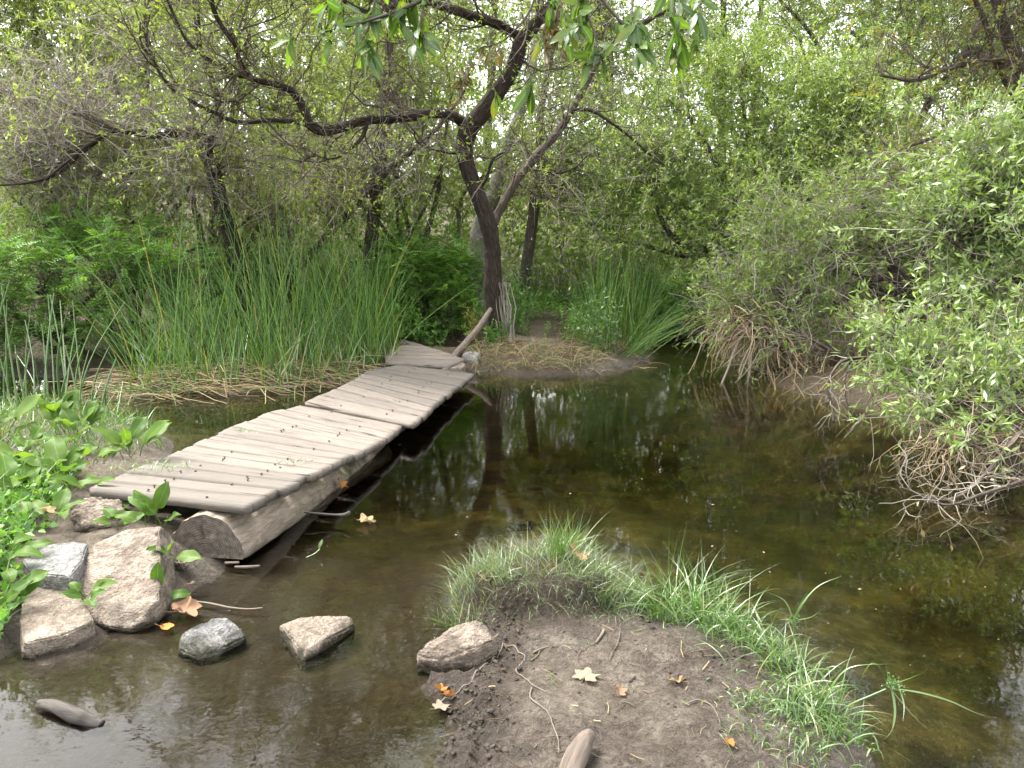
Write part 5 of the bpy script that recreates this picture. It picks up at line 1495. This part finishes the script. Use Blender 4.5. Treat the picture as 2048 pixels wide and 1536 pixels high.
dock('bright dock plant growing up between the first plank and the wedge rock', 312, 1058, 0.2, 6, 0.08, 1.05, 1.0, [(-0.5, -0.2, 0.6), (0.3, 0.0, 0.9), (0.5, -.3, 0.5), (-0.9, -.2, 0.35), (0.1, -0.3, 0.7), (-.3, .2, .8)])
dock('small dark dock plant under the log end', 340, 1120, 0.14, 4, 0.03, 0.8, 0.3, [(0.1, -0.5, -0.2), (0.4, -0.3, 0.1), (-.1, -.4, .1), (.2, -.2, .5)])
dock('tiny two-leaved dock sprout on the mud beside the wedge rock', 348, 1195, 0.05, 2, 0.02, 0.75, 0.6, [(0.05, 0.0, 0.9), (0.95, 0.05, 0.35)])
dock('small rosette wedged between the tan slab and the wedge rock', 172, 1200, 0.12, 6, 0.03, 0.6, 0.7)
dock('small weedy rosette on the bank left of the brown rock end', 235, 1050, 0.18, 5, 0.03, 0.65, 0.6)
dock('dock leaves at the lower left frame edge beside the tan slab', 5, 1215, 0.12, 6, 0.06, 0.85, 0.8)
# grass under and around them
n = 3600
b = scatter(poly([(-200, 1330), (20, 1300), (30, 1180), (60, 1150), (130, 1060), (150, 985), (210, 955), (340, 910), (300, 862), (120, 840), (-200, 846)]), n)
P = stalks(b, 0.17, 0.5, rng.normal(size=(n, 2)) * 0.45, 0.35)
V, Q, t = blades(P, 0.004 + 0.005 * rng.random(n))
tag(mk('bank_grass', V, Q, None, M['grass'], tint=t), 'green grass growing among the dock leaves on the left bank', 'grass', kind='stuff')
b = scatter(poly([(-100, 1330), (20, 1300), (60, 1140), (130, 1060), (160, 1000), (-100, 1000)]), 700)
T = stalks(b, 0.1, 0.5, rng.normal(size=(700, 2)) * 0.6, 0.3, 4)
V, Q, t = leaves_on(T, 6, 0.05, 0.026, 0.2, 1, 0.9, 1.0)
tag(mk('bank_weeds', V, Q, None, M['green'], tint=t), 'small-leaved weeds on the left bank around the rocks', 'weeds', kind='stuff')
# thin flowering grass stems behind the dock
def sprigs():
    root = thing('grass_sprigs', 'thin stems with small seed heads rising behind the dock plants', 'grass', PZ(200, 850, 0.15))
    for (u, v, tu, tv) in [(180, 850, 188, 760), (200, 850, 195, 775), (246, 870, 252, 785), (210, 850, 214, 770), (150, 850, 143, 770), (285, 860, 306, 788), (222, 856, 240, 770)]:
        y = 6.0
        a = PY(u, v, y); e = PY(tu, tv, y)
        P = catmull([a, (a + e) / 2 + np.array([0.01, 0, 0]), e], 8)[None]
        V, Q, t = tubes(P, np.linspace(0.003, 0.0015, 8)[None], 3)
        st = mk('stem', V, Q, None, M['reed_pale'], root, tint=t)
        c = P[0, -1] - np.array([0, 0, 0.02])
        T = np.tile(P[:, -3:], (1, 1, 1))
        V, Q, t = leaves_on(T, 26, 0.016, 0.007, 0.0, 1.0, 1.0)
        mk('seed_head', V, Q, None, M['straw'], st, tint=t)
sprigs()

# ------------------------------------------------------------------ grass on the mud spit
def tuft(name, label, b, H, hv, lean, bend, w, mat, K=7, tint=None, sag=0.0, kind='stuff', cat='grass', parent=None):
    P = stalks(b, H, hv, lean, bend, K)
    if sag: P[..., 2] -= (np.linspace(0, 1, K) ** 2.5)[None] * sag * rng.random(len(b))[:, None]
    V, Q, t = blades(P, w * (0.6 + 0.8 * rng.random(len(b))), tint)
    return tag(mk(name, V, Q, None, mat, parent, tint=t), label, cat, kind=kind)

n = 4600
b = np.c_[TUS[0] + rng.uniform(-0.46, 0.46, n), TUS[1] + rng.uniform(-0.36, 0.36, n)]
ex, ey = (b[:, 0] - TUS[0]) / 0.40, (b[:, 1] - TUS[1]) / 0.30
r_ = np.hypot(ex, ey) + 0.15 * fbm(np.c_[b * 8, 0 * ex], 2, 19)
b = b[(r_ < 1.12) & ((ey > -0.5 - 0.2 * np.abs(ex)) | (np.abs(ex) > 0.9)) & (rng.random(n) < 0.35 + 0.65 * smooth(0.1, 0.7, r_))]
n = len(b)
b = np.c_[b, ground_z(b[:, 0], b[:, 1])]
out_ = unit(np.c_[b[:, 0] - TUS[0], b[:, 1] - TUS[1]])
tuft('tussock_grass', 'dull grey-green wiry grass crowning the mud tussock', b, 0.125, 0.5, out_ * 0.6 * rng.random((n, 1)) + rng.normal(size=(n, 2)) * 0.5, 0.3, 0.0026, M['grass_dull'], tint=np.clip(rng.random(n) * 1.1, 0, 1))
n = 260
b = scatter(poly([(1080, 1110), (1150, 1100), (1170, 1135), (1110, 1150)], 0.14), n)
tuft('green_tuft', 'bright green grass tuft on top of the mud tussock', b, 0.19, 0.35, np.c_[rng.normal(size=n) * 0.32 + 0.06, rng.normal(size=n) * 0.2], 0.25, 0.0042, M['grass'])
n = 300
b = np.c_[TUS[0] + rng.uniform(-0.4, 0.4, n), TUS[1] - 0.14 - 0.10 * rng.random(n)]
b = np.c_[b, ground_z(b[:, 0], b[:, 1])]
tuft('root_fringe', 'dry root fringe hanging down the face of the mud tussock', b, 0.085, 0.5, np.c_[rng.normal(size=n) * 1.2, -1.0 - rng.random(n)], 0.25, 0.0017, M['grass_dull'], sag=0.08)

clumps = [((1345, 1222), 230, 0.31, 0.05), ((1400, 1235), 260, 0.25, 0.05), ((1450, 1262), 240, 0.20, 0.05), ((1500, 1290), 230, 0.13, 0.05), ((1560, 1340), 220, 0.14, 0.05), ((1620, 1400), 240, 0.16, 0.05), ((1660, 1450), 200, 0.13, 0.05), ((1600, 1480), 260, 0.08, 0.08), ((1540, 1420), 220, 0.07, 0.07)]
names_ = ['tallest grass clump beside the tussock at the head of the right bank grass', 'second green grass clump along the right edge of the mud', 'third green grass clump along the right edge of the mud', 'short middle grass clump along the right edge of the mud',
          'grass clump behind the drooping sedge on the mud edge', 'grass clump at the foot of the drooping sedge', 'grass clump nearest the lower edge beside the water', 'short dark grass on the lower right corner of the mud', 'thin short grass creeping onto the mud from the right']
for (c0, n, H, sp), lab in zip(clumps, names_):
    n = int(n * 0.72)
    c = PZ(*c0, 0.06)
    b = np.tile(c, (n, 1)) + np.c_[rng.normal(size=n) * sp * 1.3, rng.normal(size=n) * sp, np.zeros(n)]
    b[:, 2] = np.maximum(ground_z(b[:, 0], b[:, 1]), -0.02)
    root = thing('grass_clump', lab, 'grass clump', [c[0], c[1], max(ground_z(c[:1], c[1:2])[0], 0)], 'grass clumps along the right edge of the mud')
    tuft('blades', None, b, H, 0.45, rng.normal(size=(n, 2)) * 0.5, 0.42, 0.0042, M['grass'], sag=0.09, tint=np.where(rng.random(n) < 0.08, 0.93 + 0.07 * rng.random(n), rng.random(n) * 0.85), kind='stuff', cat=None, parent=root)

def ribbon(P, w, mat, parent, name='leaf'):
    P = catmull(P, 16)
    V, Q, t = blades(P[None], np.array([w]), np.array([0.25 + 0.5 * rng.random()]))
    return mk(name, V, Q, None, mat, parent, tint=t)
def sedge():
    y = 2.35
    root = thing('umbrella_sedge', 'arching umbrella sedge with long drooping leaves over the water at lower right', 'sedge', PY(1640, 1450, y))
    L = lambda pts, y0=2.35, y1=2.3: np.array([PY(u, v, y0 + (y1 - y0) * k / (len(pts) - 1)) for k, (u, v) in enumerate(pts)])
    V, Q, t = tubes(catmull(L([(1640, 1450), (1700, 1410), (1740, 1392), (1772, 1378)]), 10)[None], np.linspace(0.004, 0.0028, 10)[None], 6, np.array([0.5]))
    mk('stem', V, Q, None, M['reed_pale'], root, tint=t)
    head = L([(1778, 1372), (1790, 1370)])
    T = grow(np.stack([head]), 26, 0, 1, 0.025, 1.0, 0.3, 0.1, 3)
    V, Q, t = leaves_on(T, 12, 0.009, 0.004, 0.2, 1.0, 1.0)
    mk('flower_head', V, Q, None, M['grass'], root, tint=t * 0.8)
    for pts, w in [([(1775, 1375), (1768, 1350), (1755, 1330), (1738, 1330), (1715, 1370), (1692, 1400)], .007), ([(1775, 1375), (1772, 1330), (1750, 1300), (1722, 1284)], .006), ([(1778, 1370), (1810, 1360), (1848, 1345)], .006),
                   ([(1780, 1376), (1840, 1385), (1900, 1402), (1950, 1425), (1992, 1438)], .007), ([(1782, 1378), (1808, 1410), (1835, 1440), (1872, 1470)], .006), ([(1784, 1378), (1790, 1420), (1784, 1460), (1765, 1482)], .008), ([(1800, 1380), (1808, 1410), (1806, 1442)], .006),
                   ([(1640, 1450), (1680, 1432), (1740, 1430), (1775, 1460), (1800, 1500), (1832, 1534)], .007), ([(1640, 1450), (1660, 1380), (1700, 1335), (1780, 1328)], .009), ([(1640, 1450), (1600, 1380), (1560, 1355)], .007),
                   ([(1640, 1450), (1648, 1400), (1690, 1360), (1722, 1392)], .007), ([(1635, 1455), (1610, 1490), (1598, 1520)], .008), ([(1640, 1450), (1640, 1400), (1652, 1372), (1690, 1330)], .008), ([(1640, 1448), (1700, 1450), (1740, 1440)], .006)]:
        ribbon(L(pts, 2.36, 2.28), w, M['grass'], root)
sedge()
def sedge2():
    root = thing('umbrella_sedge', 'smaller upright sedge with a green tufted head amid the right bank grass', 'sedge', PY(1590, 1390, 2.6))
    L = lambda pts: np.array([PY(u, v, 2.6) for (u, v) in pts])
    V, Q, t = tubes(catmull(L([(1590, 1390), (1588, 1320), (1587, 1248)]), 10)[None], np.linspace(0.0035, 0.002, 10)[None], 6, np.array([0.4]))
    mk('stem', V, Q, None, M['reed_pale'], root, tint=t)
    T = grow(np.stack([L([(1586, 1243), (1590, 1238)])]), 16, 0, 1, 0.022, 1.0, 0.3, 0.1, 3)
    V, Q, t = leaves_on(T, 12, 0.009, 0.004, 0.2, 1.0, 1.0)
    mk('flower_head', V, Q, None, M['grass'], root, tint=t * 0.8)
    for pts in [[(1587, 1240), (1575, 1210), (1560, 1195), (1520, 1180)], [(1587, 1240), (1610, 1200), (1640, 1170), (1684, 1152)], [(1587, 1240), (1600, 1210), (1620, 1175)], [(1587, 1240), (1560, 1240), (1520, 1262), (1490, 1285)], [(1587, 1240), (1620, 1235), (1650, 1215)],
                [(1612, 1390), (1614, 1300), (1612, 1230), (1608, 1215), (1600, 1222)], [(1600, 1390), (1640, 1330), (1672, 1290)], [(1580, 1380), (1530, 1340), (1490, 1320)]]:
        ribbon(L(pts), 0.0065, M['grass'], root)
sedge2()

# crumbs of mud and bits of litter lying on the spit
def lumps(name, label, q, size, mat, squash=0.7):
    ico = bmesh.new(); bmesh.ops.create_icosphere(ico, subdivisions=1, radius=1.0)
    v0 = np.array([v.co for v in ico.verts]); f0 = np.array([[v.index for v in f.verts] for f in ico.faces]); ico.free()
    n = len(q)
    V = v0[None] * (1 + 0.28 * rng.normal(size=(n, len(v0), 1))) * size[:, None, None] * np.stack([0.8 + 0.5 * rng.random(n), 0.8 + 0.5 * rng.random(n), np.full(n, squash)], -1)[:, None]
    V = V + q[:, None]
    T = (f0[None] + (np.arange(n) * len(v0))[:, None, None]).reshape(-1, 3)
    return tag(mk(name, V.reshape(-1, 3), None, T, mat, smooth=True), label, 'mud', kind='stuff')
n = 5200
b = scatter(SPIT[(SPIT[:, 1] > 1.2)] if False else poly([(908, 1255), (955, 1200), (1250, 1215), (1320, 1250), (1480, 1300), (1620, 1420), (1700, 1600), (850, 1600), (872, 1500), (885, 1425), (860, 1385), (965, 1330)], 0.05), n)
sm_b = sd_poly(b[:, 0], b[:, 1], SPIT)
w_ = smooth(-0.05, 0.5, fbm(np.c_[b[:, :2], 0 * b[:, 0]] * 2.3, 2, 77) + 0.9 * smooth(0.32, 0.02, sm_b) + 0.35 * smooth(2.2, 1.7, b[:, 1]) - 0.25)
b = b[rng.random(n) < 0.06 + 0.75 * w_ ** 1.5]
lumps('mud_crumbs', 'dark crumbs and clods of wet mud on the spit', b, 0.0025 + 0.0075 * rng.random(len(b)) ** 2.2, M['ground'])
n = 70
b = scatter(poly([(960, 1270), (1250, 1265), (1420, 1300), (1600, 1430), (1650, 1560), (900, 1560), (900, 1400)], 0.05), n)
b[:, 2] += 0.004
a = rng.random(n) * 6.28
ln = 0.01 + 0.05 * rng.random(n) ** 2.5
d = np.stack([np.cos(a), np.sin(a), 0.06 * rng.normal(size=n)], -1)
P = np.stack([b - d * ln[:, None], b + rng.normal(size=(n, 3)) * 0.004 * [1, 1, 0.2], b + d * ln[:, None]], 1)
V, Q, t = tubes(P, np.tile(0.0008 + 0.0014 * rng.random(n)[:, None], (1, 3)), 3)
tag(mk('mud_litter', V, Q, None, M['litter'], tint=t), 'small twig bits and straws scattered over the mud', 'litter', kind='stuff')
# ------------------------------------------------------------------ overhanging leafy branch in front
BAY = [leaf_mesh('leaf', l, w, 0.012, cu, 0.05, 'bay', k, M['bay'], 0.10) for k, (l, w, cu) in enumerate([(0.085, 0.026, 0.4), (0.075, 0.028, 0.7), (0.095, 0.027, 0.3), (0.065, 0.024, 0.9), (0.08, 0.03, 0.2)])]
DRYB = [leaf_mesh('dried_leaf', l, w, 0.01, cu, 0.2, 'bay', k, M['dry_bay'], 0.3) for k, (l, w, cu) in enumerate([(0.05, 0.016, 1.2), (0.045, 0.02, 1.8), (0.06, 0.015, 0.8)])]

def spray(label, lines, y, nleaf, dried=(), leafspan=(0.1, 1.0), hang=0.6):
    root = thing('overhanging_branch', label, 'branch', PY(*lines[0][0][:2], y))
    cs = []
    for ln in lines:
        P, R = px_limb(ln, y, y - 0.15)
        _, c = limb('twig', P, R, M['bark_mid'], root, sides=6, step=0.02)
        cs.append(catmull(c, 16))
    A = np.stack(cs)
    tw = grow(A, max(4, nleaf // 9), 0.15, 1.0, 0.12, 0.9, -0.15, 0.2, 6)
    V, Q, t = tubes(tw, taper(tw, 0.0016, 0.0009), 4)
    stuffmk('twigs', V, Q, None, M['twig_dark'], root, tint=t)
    src = np.concatenate([catmull(q, 16)[None] for q in list(tw)] + [A[k:k + 1] for k in range(len(A))])
    j = rng.integers(0, len(src), nleaf)
    p, d = along(src, j, leafspan[0] + (leafspan[1] - leafspan[0]) * rng.random(nleaf))
    for k in range(nleaf):
        dd = d[k] * 0.5 + rng.normal(size=3) * 0.55 + np.array([0, 0, -hang])
        nv = rng.normal(size=3) * 0.7 + np.array([0, -0.6, 0.5])
        place_leaf(BAY[rng.integers(len(BAY))], p[k], dd, nv, root, 0.75 + 0.45 * rng.random())
    for (u0, v0, u1, v1, nd) in dried:
        for k in range(nd):
            f = rng.random()
            q = PY(u0 + (u1 - u0) * f + rng.normal() * 5, v0 + (v1 - v0) * f + rng.normal() * 4, y - 0.05 + rng.normal() * 0.02)
            place_leaf(DRYB[rng.integers(3)], q, np.array([rng.normal() * .4, rng.normal() * .4, -1]), rng.normal(size=3) + np.array([0, -.5, 0]), root, 0.8 + 0.5 * rng.random(), 'dried_leaf')
    return root
spray('green leafy spray hanging into the top of the picture, left of the forked trunk', [[(900, -60, 9), (860, -10, 7), (800, 20, 6), (740, 40, 5), (690, 55, 4), (650, 62, 3)], [(850, -40, 5), (845, 20, 4), (835, 60, 3), (825, 95, 2)], [(760, -40, 4), (745, 20, 4), (735, 60, 3), (715, 95, 2)], [(690, -40, 4), (680, 20, 3), (668, 60, 2)]], 2.75, 92)
spray('green leafy spray hanging into the top right of centre', [[(1180, -70, 9), (1200, -10, 8), (1230, 30, 6), (1260, 60, 5), (1290, 80, 3)], [(1180, -40, 5), (1175, 20, 5), (1190, 70, 4), (1200, 110, 2)], [(1340, -60, 6), (1345, 0, 5), (1352, 40, 4), (1362, 75, 2)], [(1420, -60, 5), (1405, -10, 4), (1395, 30, 3)], [(1110, -60, 5), (1120, 0, 4), (1130, 40, 3), (1135, 80, 2)], [(1270, -50, 5), (1265, 10, 4), (1262, 50, 3), (1275, 90, 2)]], 2.65, 135, dried=[(1110, 0, 1100, 80, 14), (1140, 60, 1135, 100, 5)])
spray('small twig with a few green leaves and a dried brown leaf string before the fork', [[(1080, -40, 5), (1060, 20, 4), (1030, 60, 3), (1000, 85, 3), (960, 95, 2)], [(1060, 20, 3), (1050, 80, 3), (1030, 110, 2), (1018, 125, 2)], [(945, 95, 2), (938, 120, 2), (930, 150, 2), (924, 190, 1)]], 2.7, 12, dried=[(936, 112, 920, 192, 16), (955, 92, 1010, 108, 9), (1095, 40, 1085, 95, 9)], leafspan=(0.75, 1.0))

# ------------------------------------------------------------------ leaning stick, driftwood, sticks
def stick(name, label, pts, ys, mat, cat, sides=10, rough=0.003, step=0.03, group=None):
    P = np.array([PY(u, v, y) for (u, v, w), y in zip(pts, ys)])
    R = np.array([w * 0.5 * pxm(y) for (u, v, w), y in zip(pts, ys)])
    o, _ = limb(name, P, R, mat, None, P[0], sides=sides, step=step, rough=rough, seed=len(label))
    return tag(o, label, cat, group)
stick('leaning_stick', 'grey stick leaning from the bridge end against the dark trunk', [(893, 736, 15), (915, 706, 16), (945, 672, 14), (965, 645, 12), (982, 618, 9)], [9.6, 9.85, 10.15, 10.4, 10.6], M['prop'], 'stick')
stick('driftwood', 'dark driftwood lump in the shallows at lower left', [(76, 1408, 14), (95, 1412, 22), (125, 1420, 30), (160, 1432, 34), (185, 1443, 26), (203, 1450, 12)], [2.42, 2.41, 2.39, 2.36, 2.34, 2.33], M['drift'], 'driftwood', 16, 0.008, 0.008)
stick('driftwood', 'pale smooth piece of branch lying on the mud at the bottom edge', [(1130, 1580, 52), (1145, 1530, 50), (1160, 1500, 46), (1172, 1478, 36), (1182, 1466, 22)], [1.90, 1.97, 2.02, 2.06, 2.08], M['prop'], 'wood', 16, 0.003, 0.008)
stick('stick', 'thin dark stick lying along the floating debris right of the log', [(608, 1024, 4), (640, 1028, 5), (672, 1030, 5), (690, 1030, 9), (700, 1024, 7)], [4.2, 4.2, 4.2, 4.18, 4.18], M['drift'], 'stick', 6, 0.001, 0.02)
stick('stick', 'small pale broken stick in the water below the log end', [(470, 1134, 5), (495, 1134, 6), (520, 1132, 5)], [3.55, 3.55, 3.56], M['dead_wood'], 'stick', 7, 0.001, 0.02)
stick('stick', 'short stick just under the log end on the mud', [(450, 1126, 5), (478, 1125, 5)], [3.56, 3.56], M['dead_wood'], 'stick', 7, 0.001, 0.02)
stick('stick', 'long pale straw bent into the shallows beside the wedge rock', [(388, 1203, 4), (420, 1207, 5), (460, 1215, 4), (495, 1218, 3), (525, 1216, 3)], [3.18, 3.17, 3.15, 3.14, 3.14], M['dead_wood'], 'straw', 6, 0.0003, 0.02)
def on_mud(name, label, pts, w, mat, cat, lift=0.006, sides=5):
    P = np.array([PZ(u, v, 0.08) for u, v in pts])
    P = catmull(P, max(6, len(pts) * 5))
    P[:, 2] = np.maximum(ground_z(P[:, 0], P[:, 1]), 0.0) + lift
    R = np.linspace(w, w * 0.55, len(P))
    o, _ = limb(name, P, R, mat, None, P[0], sides=sides, step=0.015)
    return tag(o, label, cat)
on_mud('dry_stalk', 'dry pale stalk running from the orange leaves up over the mud', [(868, 1372), (905, 1362), (935, 1355), (960, 1325), (985, 1300), (1006, 1276)], 0.0032, M['dead_wood'], 'stalk')
on_mud('dry_stalk', 'zigzag pale dry stalk lying across the middle of the mud', [(1008, 1276), (1030, 1284), (1050, 1308), (1040, 1325), (1032, 1342), (1050, 1362), (1065, 1378), (1094, 1393)], 0.0028, M['dead_wood'], 'stalk')
on_mud('dry_stalk', 'branched dry stalk on the mud above the pale branch piece', [(1064, 1382), (1060, 1400), (1075, 1415), (1095, 1428), (1105, 1455), (1116, 1485), (1118, 1510)], 0.0028, M['dead_wood'], 'stalk')
on_mud('stick', 'short grey twig on the mud below the tussock', [(1066, 1302), (1082, 1298), (1098, 1293)], 0.004, M['dead_wood'], 'stick')
on_mud('root', 'thin bent rootlet on the mud below the tussock', [(1190, 1292), (1165, 1302), (1155, 1318), (1156, 1332)], 0.002, M['prop'], 'root')
on_mud('root', 'pale hairy root end poking from the tussock face', [(1208, 1262), (1202, 1275), (1192, 1290)], 0.007, M['dead_wood'], 'root')
on_mud('root', 'forked root strand below the right side of the tussock', [(1240, 1262), (1238, 1280), (1230, 1305), (1218, 1330)], 0.003, M['prop'], 'root')
on_mud('stick', 'thin curved dry twig on the mud near the right grass', [(1370, 1420), (1400, 1408), (1430, 1425), (1440, 1455)], 0.0025, M['dead_wood'], 'stick')
on_mud('stick', 'tiny twig right of the pale flat leaf', [(1242, 1402), (1256, 1408), (1270, 1418)], 0.002, M['prop'], 'stick')

# ------------------------------------------------------------------ fallen sycamore leaves
def lobed_leaf(name, size, curl, seed, mat):
    r = np.random.default_rng(seed)
    k = 40
    a = np.linspace(-math.pi, math.pi, k, endpoint=False)
    lob = np.zeros(k)
    for c_, h, w in ((0, 1.0, .36), (1.05, .9, .34), (-1.05, .9, .34), (2.05, .66, .32), (-2.05, .66, .32)):
        lob = np.maximum(lob, h * np.exp(-((a - c_) / w) ** 2))
    rad = (0.60 + 0.40 * lob) * (1 + 0.08 * r.normal(size=k))
    rad *= np.where(np.abs(np.abs(a) - math.pi) < 0.25, 0.35, 1)
    rings = [0.0, 0.33, 0.66, 1.0]
    V = [np.zeros((1, 3))]
    for q in rings[1:]:
        x, y = np.cos(a) * rad * q, np.sin(a) * rad * q
        z = curl * (q ** 2) * (0.35 + 0.35 * np.cos(a * 2 + seed) + 0.2 * np.sin(a * 5 + seed)) + 0.06 * q * np.cos(a * 5)
        V.append(np.stack([x, y, z], -1))
    V = np.concatenate(V) * size * 0.5
    I = 1 + np.arange(3 * k).reshape(3, k)
    nx = np.roll(I, -1, 1)
    Q = np.stack([I[:-1], I[1:], nx[1:], nx[:-1]], -1).reshape(-1, 4)
    T = np.stack([np.zeros(k, int), I[0], nx[0]], -1)
    st = tubes(np.array([[[-0.0, 0, 0], [-size * .35, 0, size * .02], [-size * .6, 0.01, size * .05]]]), np.array([[.0012, .001, .001]]), 4)
    Q = np.concatenate([Q, st[1] + len(V)]); V = np.concatenate([V, st[0]])
    me = mesh_np(name, V, Q, T, smooth=True)
    me.materials.append(mat)
    return me
FALLEN = [('large tan curled leaf resting on the tussock grass', 1155, 1108, 0.22, 0.135, .5, 'dry_tan', .8, (-0.5, 0.2)), ('small tan leaf caught on the left side of the tussock', 974, 1160, 0.17, 0.085, .6, 'dry_tan', 2.0, (-.3, .3)),
    ('flat pale lobed leaf lying in the middle of the mud', 1170, 1360, None, 0.11, .05, 'dry_pale', 1.2, (0, 0)), ('curled orange-tan leaf on the mud near the right grass', 1355, 1366, None, 0.075, .7, 'dry_tan', 2.6, (-.5, .2)),
    ('small brown leaf tipped up right of the pale flat leaf', 1238, 1384, None, 0.06, .5, 'dry_brown', .3, (-.5, .4)), ('orange-edged curled leaf at the left water edge of the mud', 880, 1352, None, 0.06, .8, 'dry_orange', 1.8, (-.6, .2)),
    ('orange upright leaf scrap beside the pale stalk end', 896, 1362, None, 0.05, .9, 'dry_orange', .4, (.5, .3)), ('pale cream leaf at the left water edge of the mud', 882, 1376, None, 0.08, .3, 'dry_pale', .9, (0, .2)),
    ('large brown crumpled leaf at the water edge beside the wedge rock', 368, 1220, 0.03, 0.15, .6, 'dry_brown', .7, (-.2, .1)), ('small orange leaf in the shallows below the wedge rock', 330, 1253, 0.015, 0.07, .4, 'dry_orange', .2, (0, .2)),
    ('tan leaf floating in the debris right of the log', 733, 1042, 0.02, 0.12, .6, 'dry_tan', 2.2, (-.2, 0)), ('tan leaf stuck on the flank of the log', 682, 966, 0.05, 0.10, .4, 'dry_orange', 1.1, (-.9, .3)),
    ('small orange leaf at the lower right of the mud', 1458, 1490, None, 0.045, .4, 'dry_orange', .9, (-.3, .1)), ('small yellowed leaf scrap below the dock sprout', 380, 1168, 0.05, 0.06, .4, 'dry_tan', 2.9, (-.2, .2)),
    ('brown leaf hanging among the twigs at the right edge', 2035, 965, 'y4.6', 0.09, .6, 'dry_brown', 1.5, (-1.0, .2)), ('tan dry leaf on the bank above the brown rock', 95, 1020, 0.28, 0.08, .4, 'dry_tan', 1.0, (-.3, .2))]
for k, (lab, u, v, z, s, cu, m, rz, tilt) in enumerate(FALLEN):
    if isinstance(z, str): p = PY(u, v, float(z[1:]))
    elif z is None:
        p = PZ(u, v, 0.085); p[2] = max(ground_z(p[:1], p[1:2])[0], 0) + 0.012
    else: p = PZ(u, v, z)
    o = bpy.data.objects.new('fallen_leaf', lobed_leaf('fallen_leaf', s, cu, k + 3, M[m]))
    link(o, None, p)
    o.rotation_euler = (tilt[0] * -0.9, tilt[1], rz)
    tag(o, lab, 'leaf', 'fallen sycamore leaves')
# single green leaf standing out of the water on its stalk
root = thing('floating_sprout', 'single green leaf on a curved stalk rising from the shallows right of the log', 'plant', PZ(622, 1112, 0.0))
V, Q, t = tubes(catmull([PZ(612, 1115, 0.0), PY(628, 1108, 3.72), PY(640, 1098, 3.74)], 8)[None], np.full((1, 8), 0.0022), 4, np.array([0.6]))
mk('stalk', V, Q, None, M['reed_pale'], root, tint=t)
place_leaf(BAY[1], PY(638, 1098, 3.74), (0.2, 0.2, 0.9), (-0.2, -1, 0.2), root, 0.7)
# floating specks on the water
n = 130
q = np.array([PZ(u, v, 0.003) for u, v in zip(rng.uniform(430, 2000, n), rng.uniform(770, 1330, n))])
hz = ground_z(q[:, 0], q[:, 1])
q = q[hz < -0.02]
n = len(q)
a = rng.random(n) * 6.28
s = 0.003 + 0.009 * rng.random(n) ** 3
dx = np.stack([np.cos(a), np.sin(a), 0 * a], -1) * s[:, None]
dy = np.stack([-np.sin(a), np.cos(a), 0 * a], -1) * s[:, None] * 0.45
V = np.stack([q - dx, q + dy, q + dx, q - dy], 1).reshape(-1, 3)
tag(mk('floating_specks', V, np.arange(n * 4).reshape(n, 4), None, M['straw'], tint=0.6 + 0.4 * rng.random(n)), 'tiny pale bits of litter floating on the pool', 'litter', kind='stuff')
# tufts of weeds growing through the planks
for lab, u, v, z, n, H in [('tiny grass tuft sprouting between planks of the near span', 590, 925, 0.235, 30, 0.05), ('dry weed tuft lying on the far span planks', 788, 806, 0.15, 40, 0.06), ('small weed on the near span left of its middle', 490, 864, 0.2, 30, 0.04),
                           ('two-leaved weed sprouting at the step between the spans', 748, 836, 0.13, 8, 0.08), ('small dry sprig on the far span near its left edge', 725, 786, 0.15, 24, 0.04), ('grass creeping over the left end of the third plank', 300, 935, 0.30, 160, 0.05)]:
    c = PZ(u, v, z)
    sp = 0.03 if n < 100 else 0.09
    b = np.tile(c, (n, 1)) + np.c_[rng.normal(size=n) * sp * 1.5, rng.normal(size=n) * sp * .7, np.zeros(n)]
    rt = thing('weed_tuft', lab, 'weed', c, 'weeds on the planks')
    tuft('blades', None, b, H, 0.3, rng.normal(size=(n, 2)) * 0.9, 0.3, 0.004, M['grass'] if 'dry' not in lab else M['grass_dull'], kind='stuff', cat=None, parent=rt)
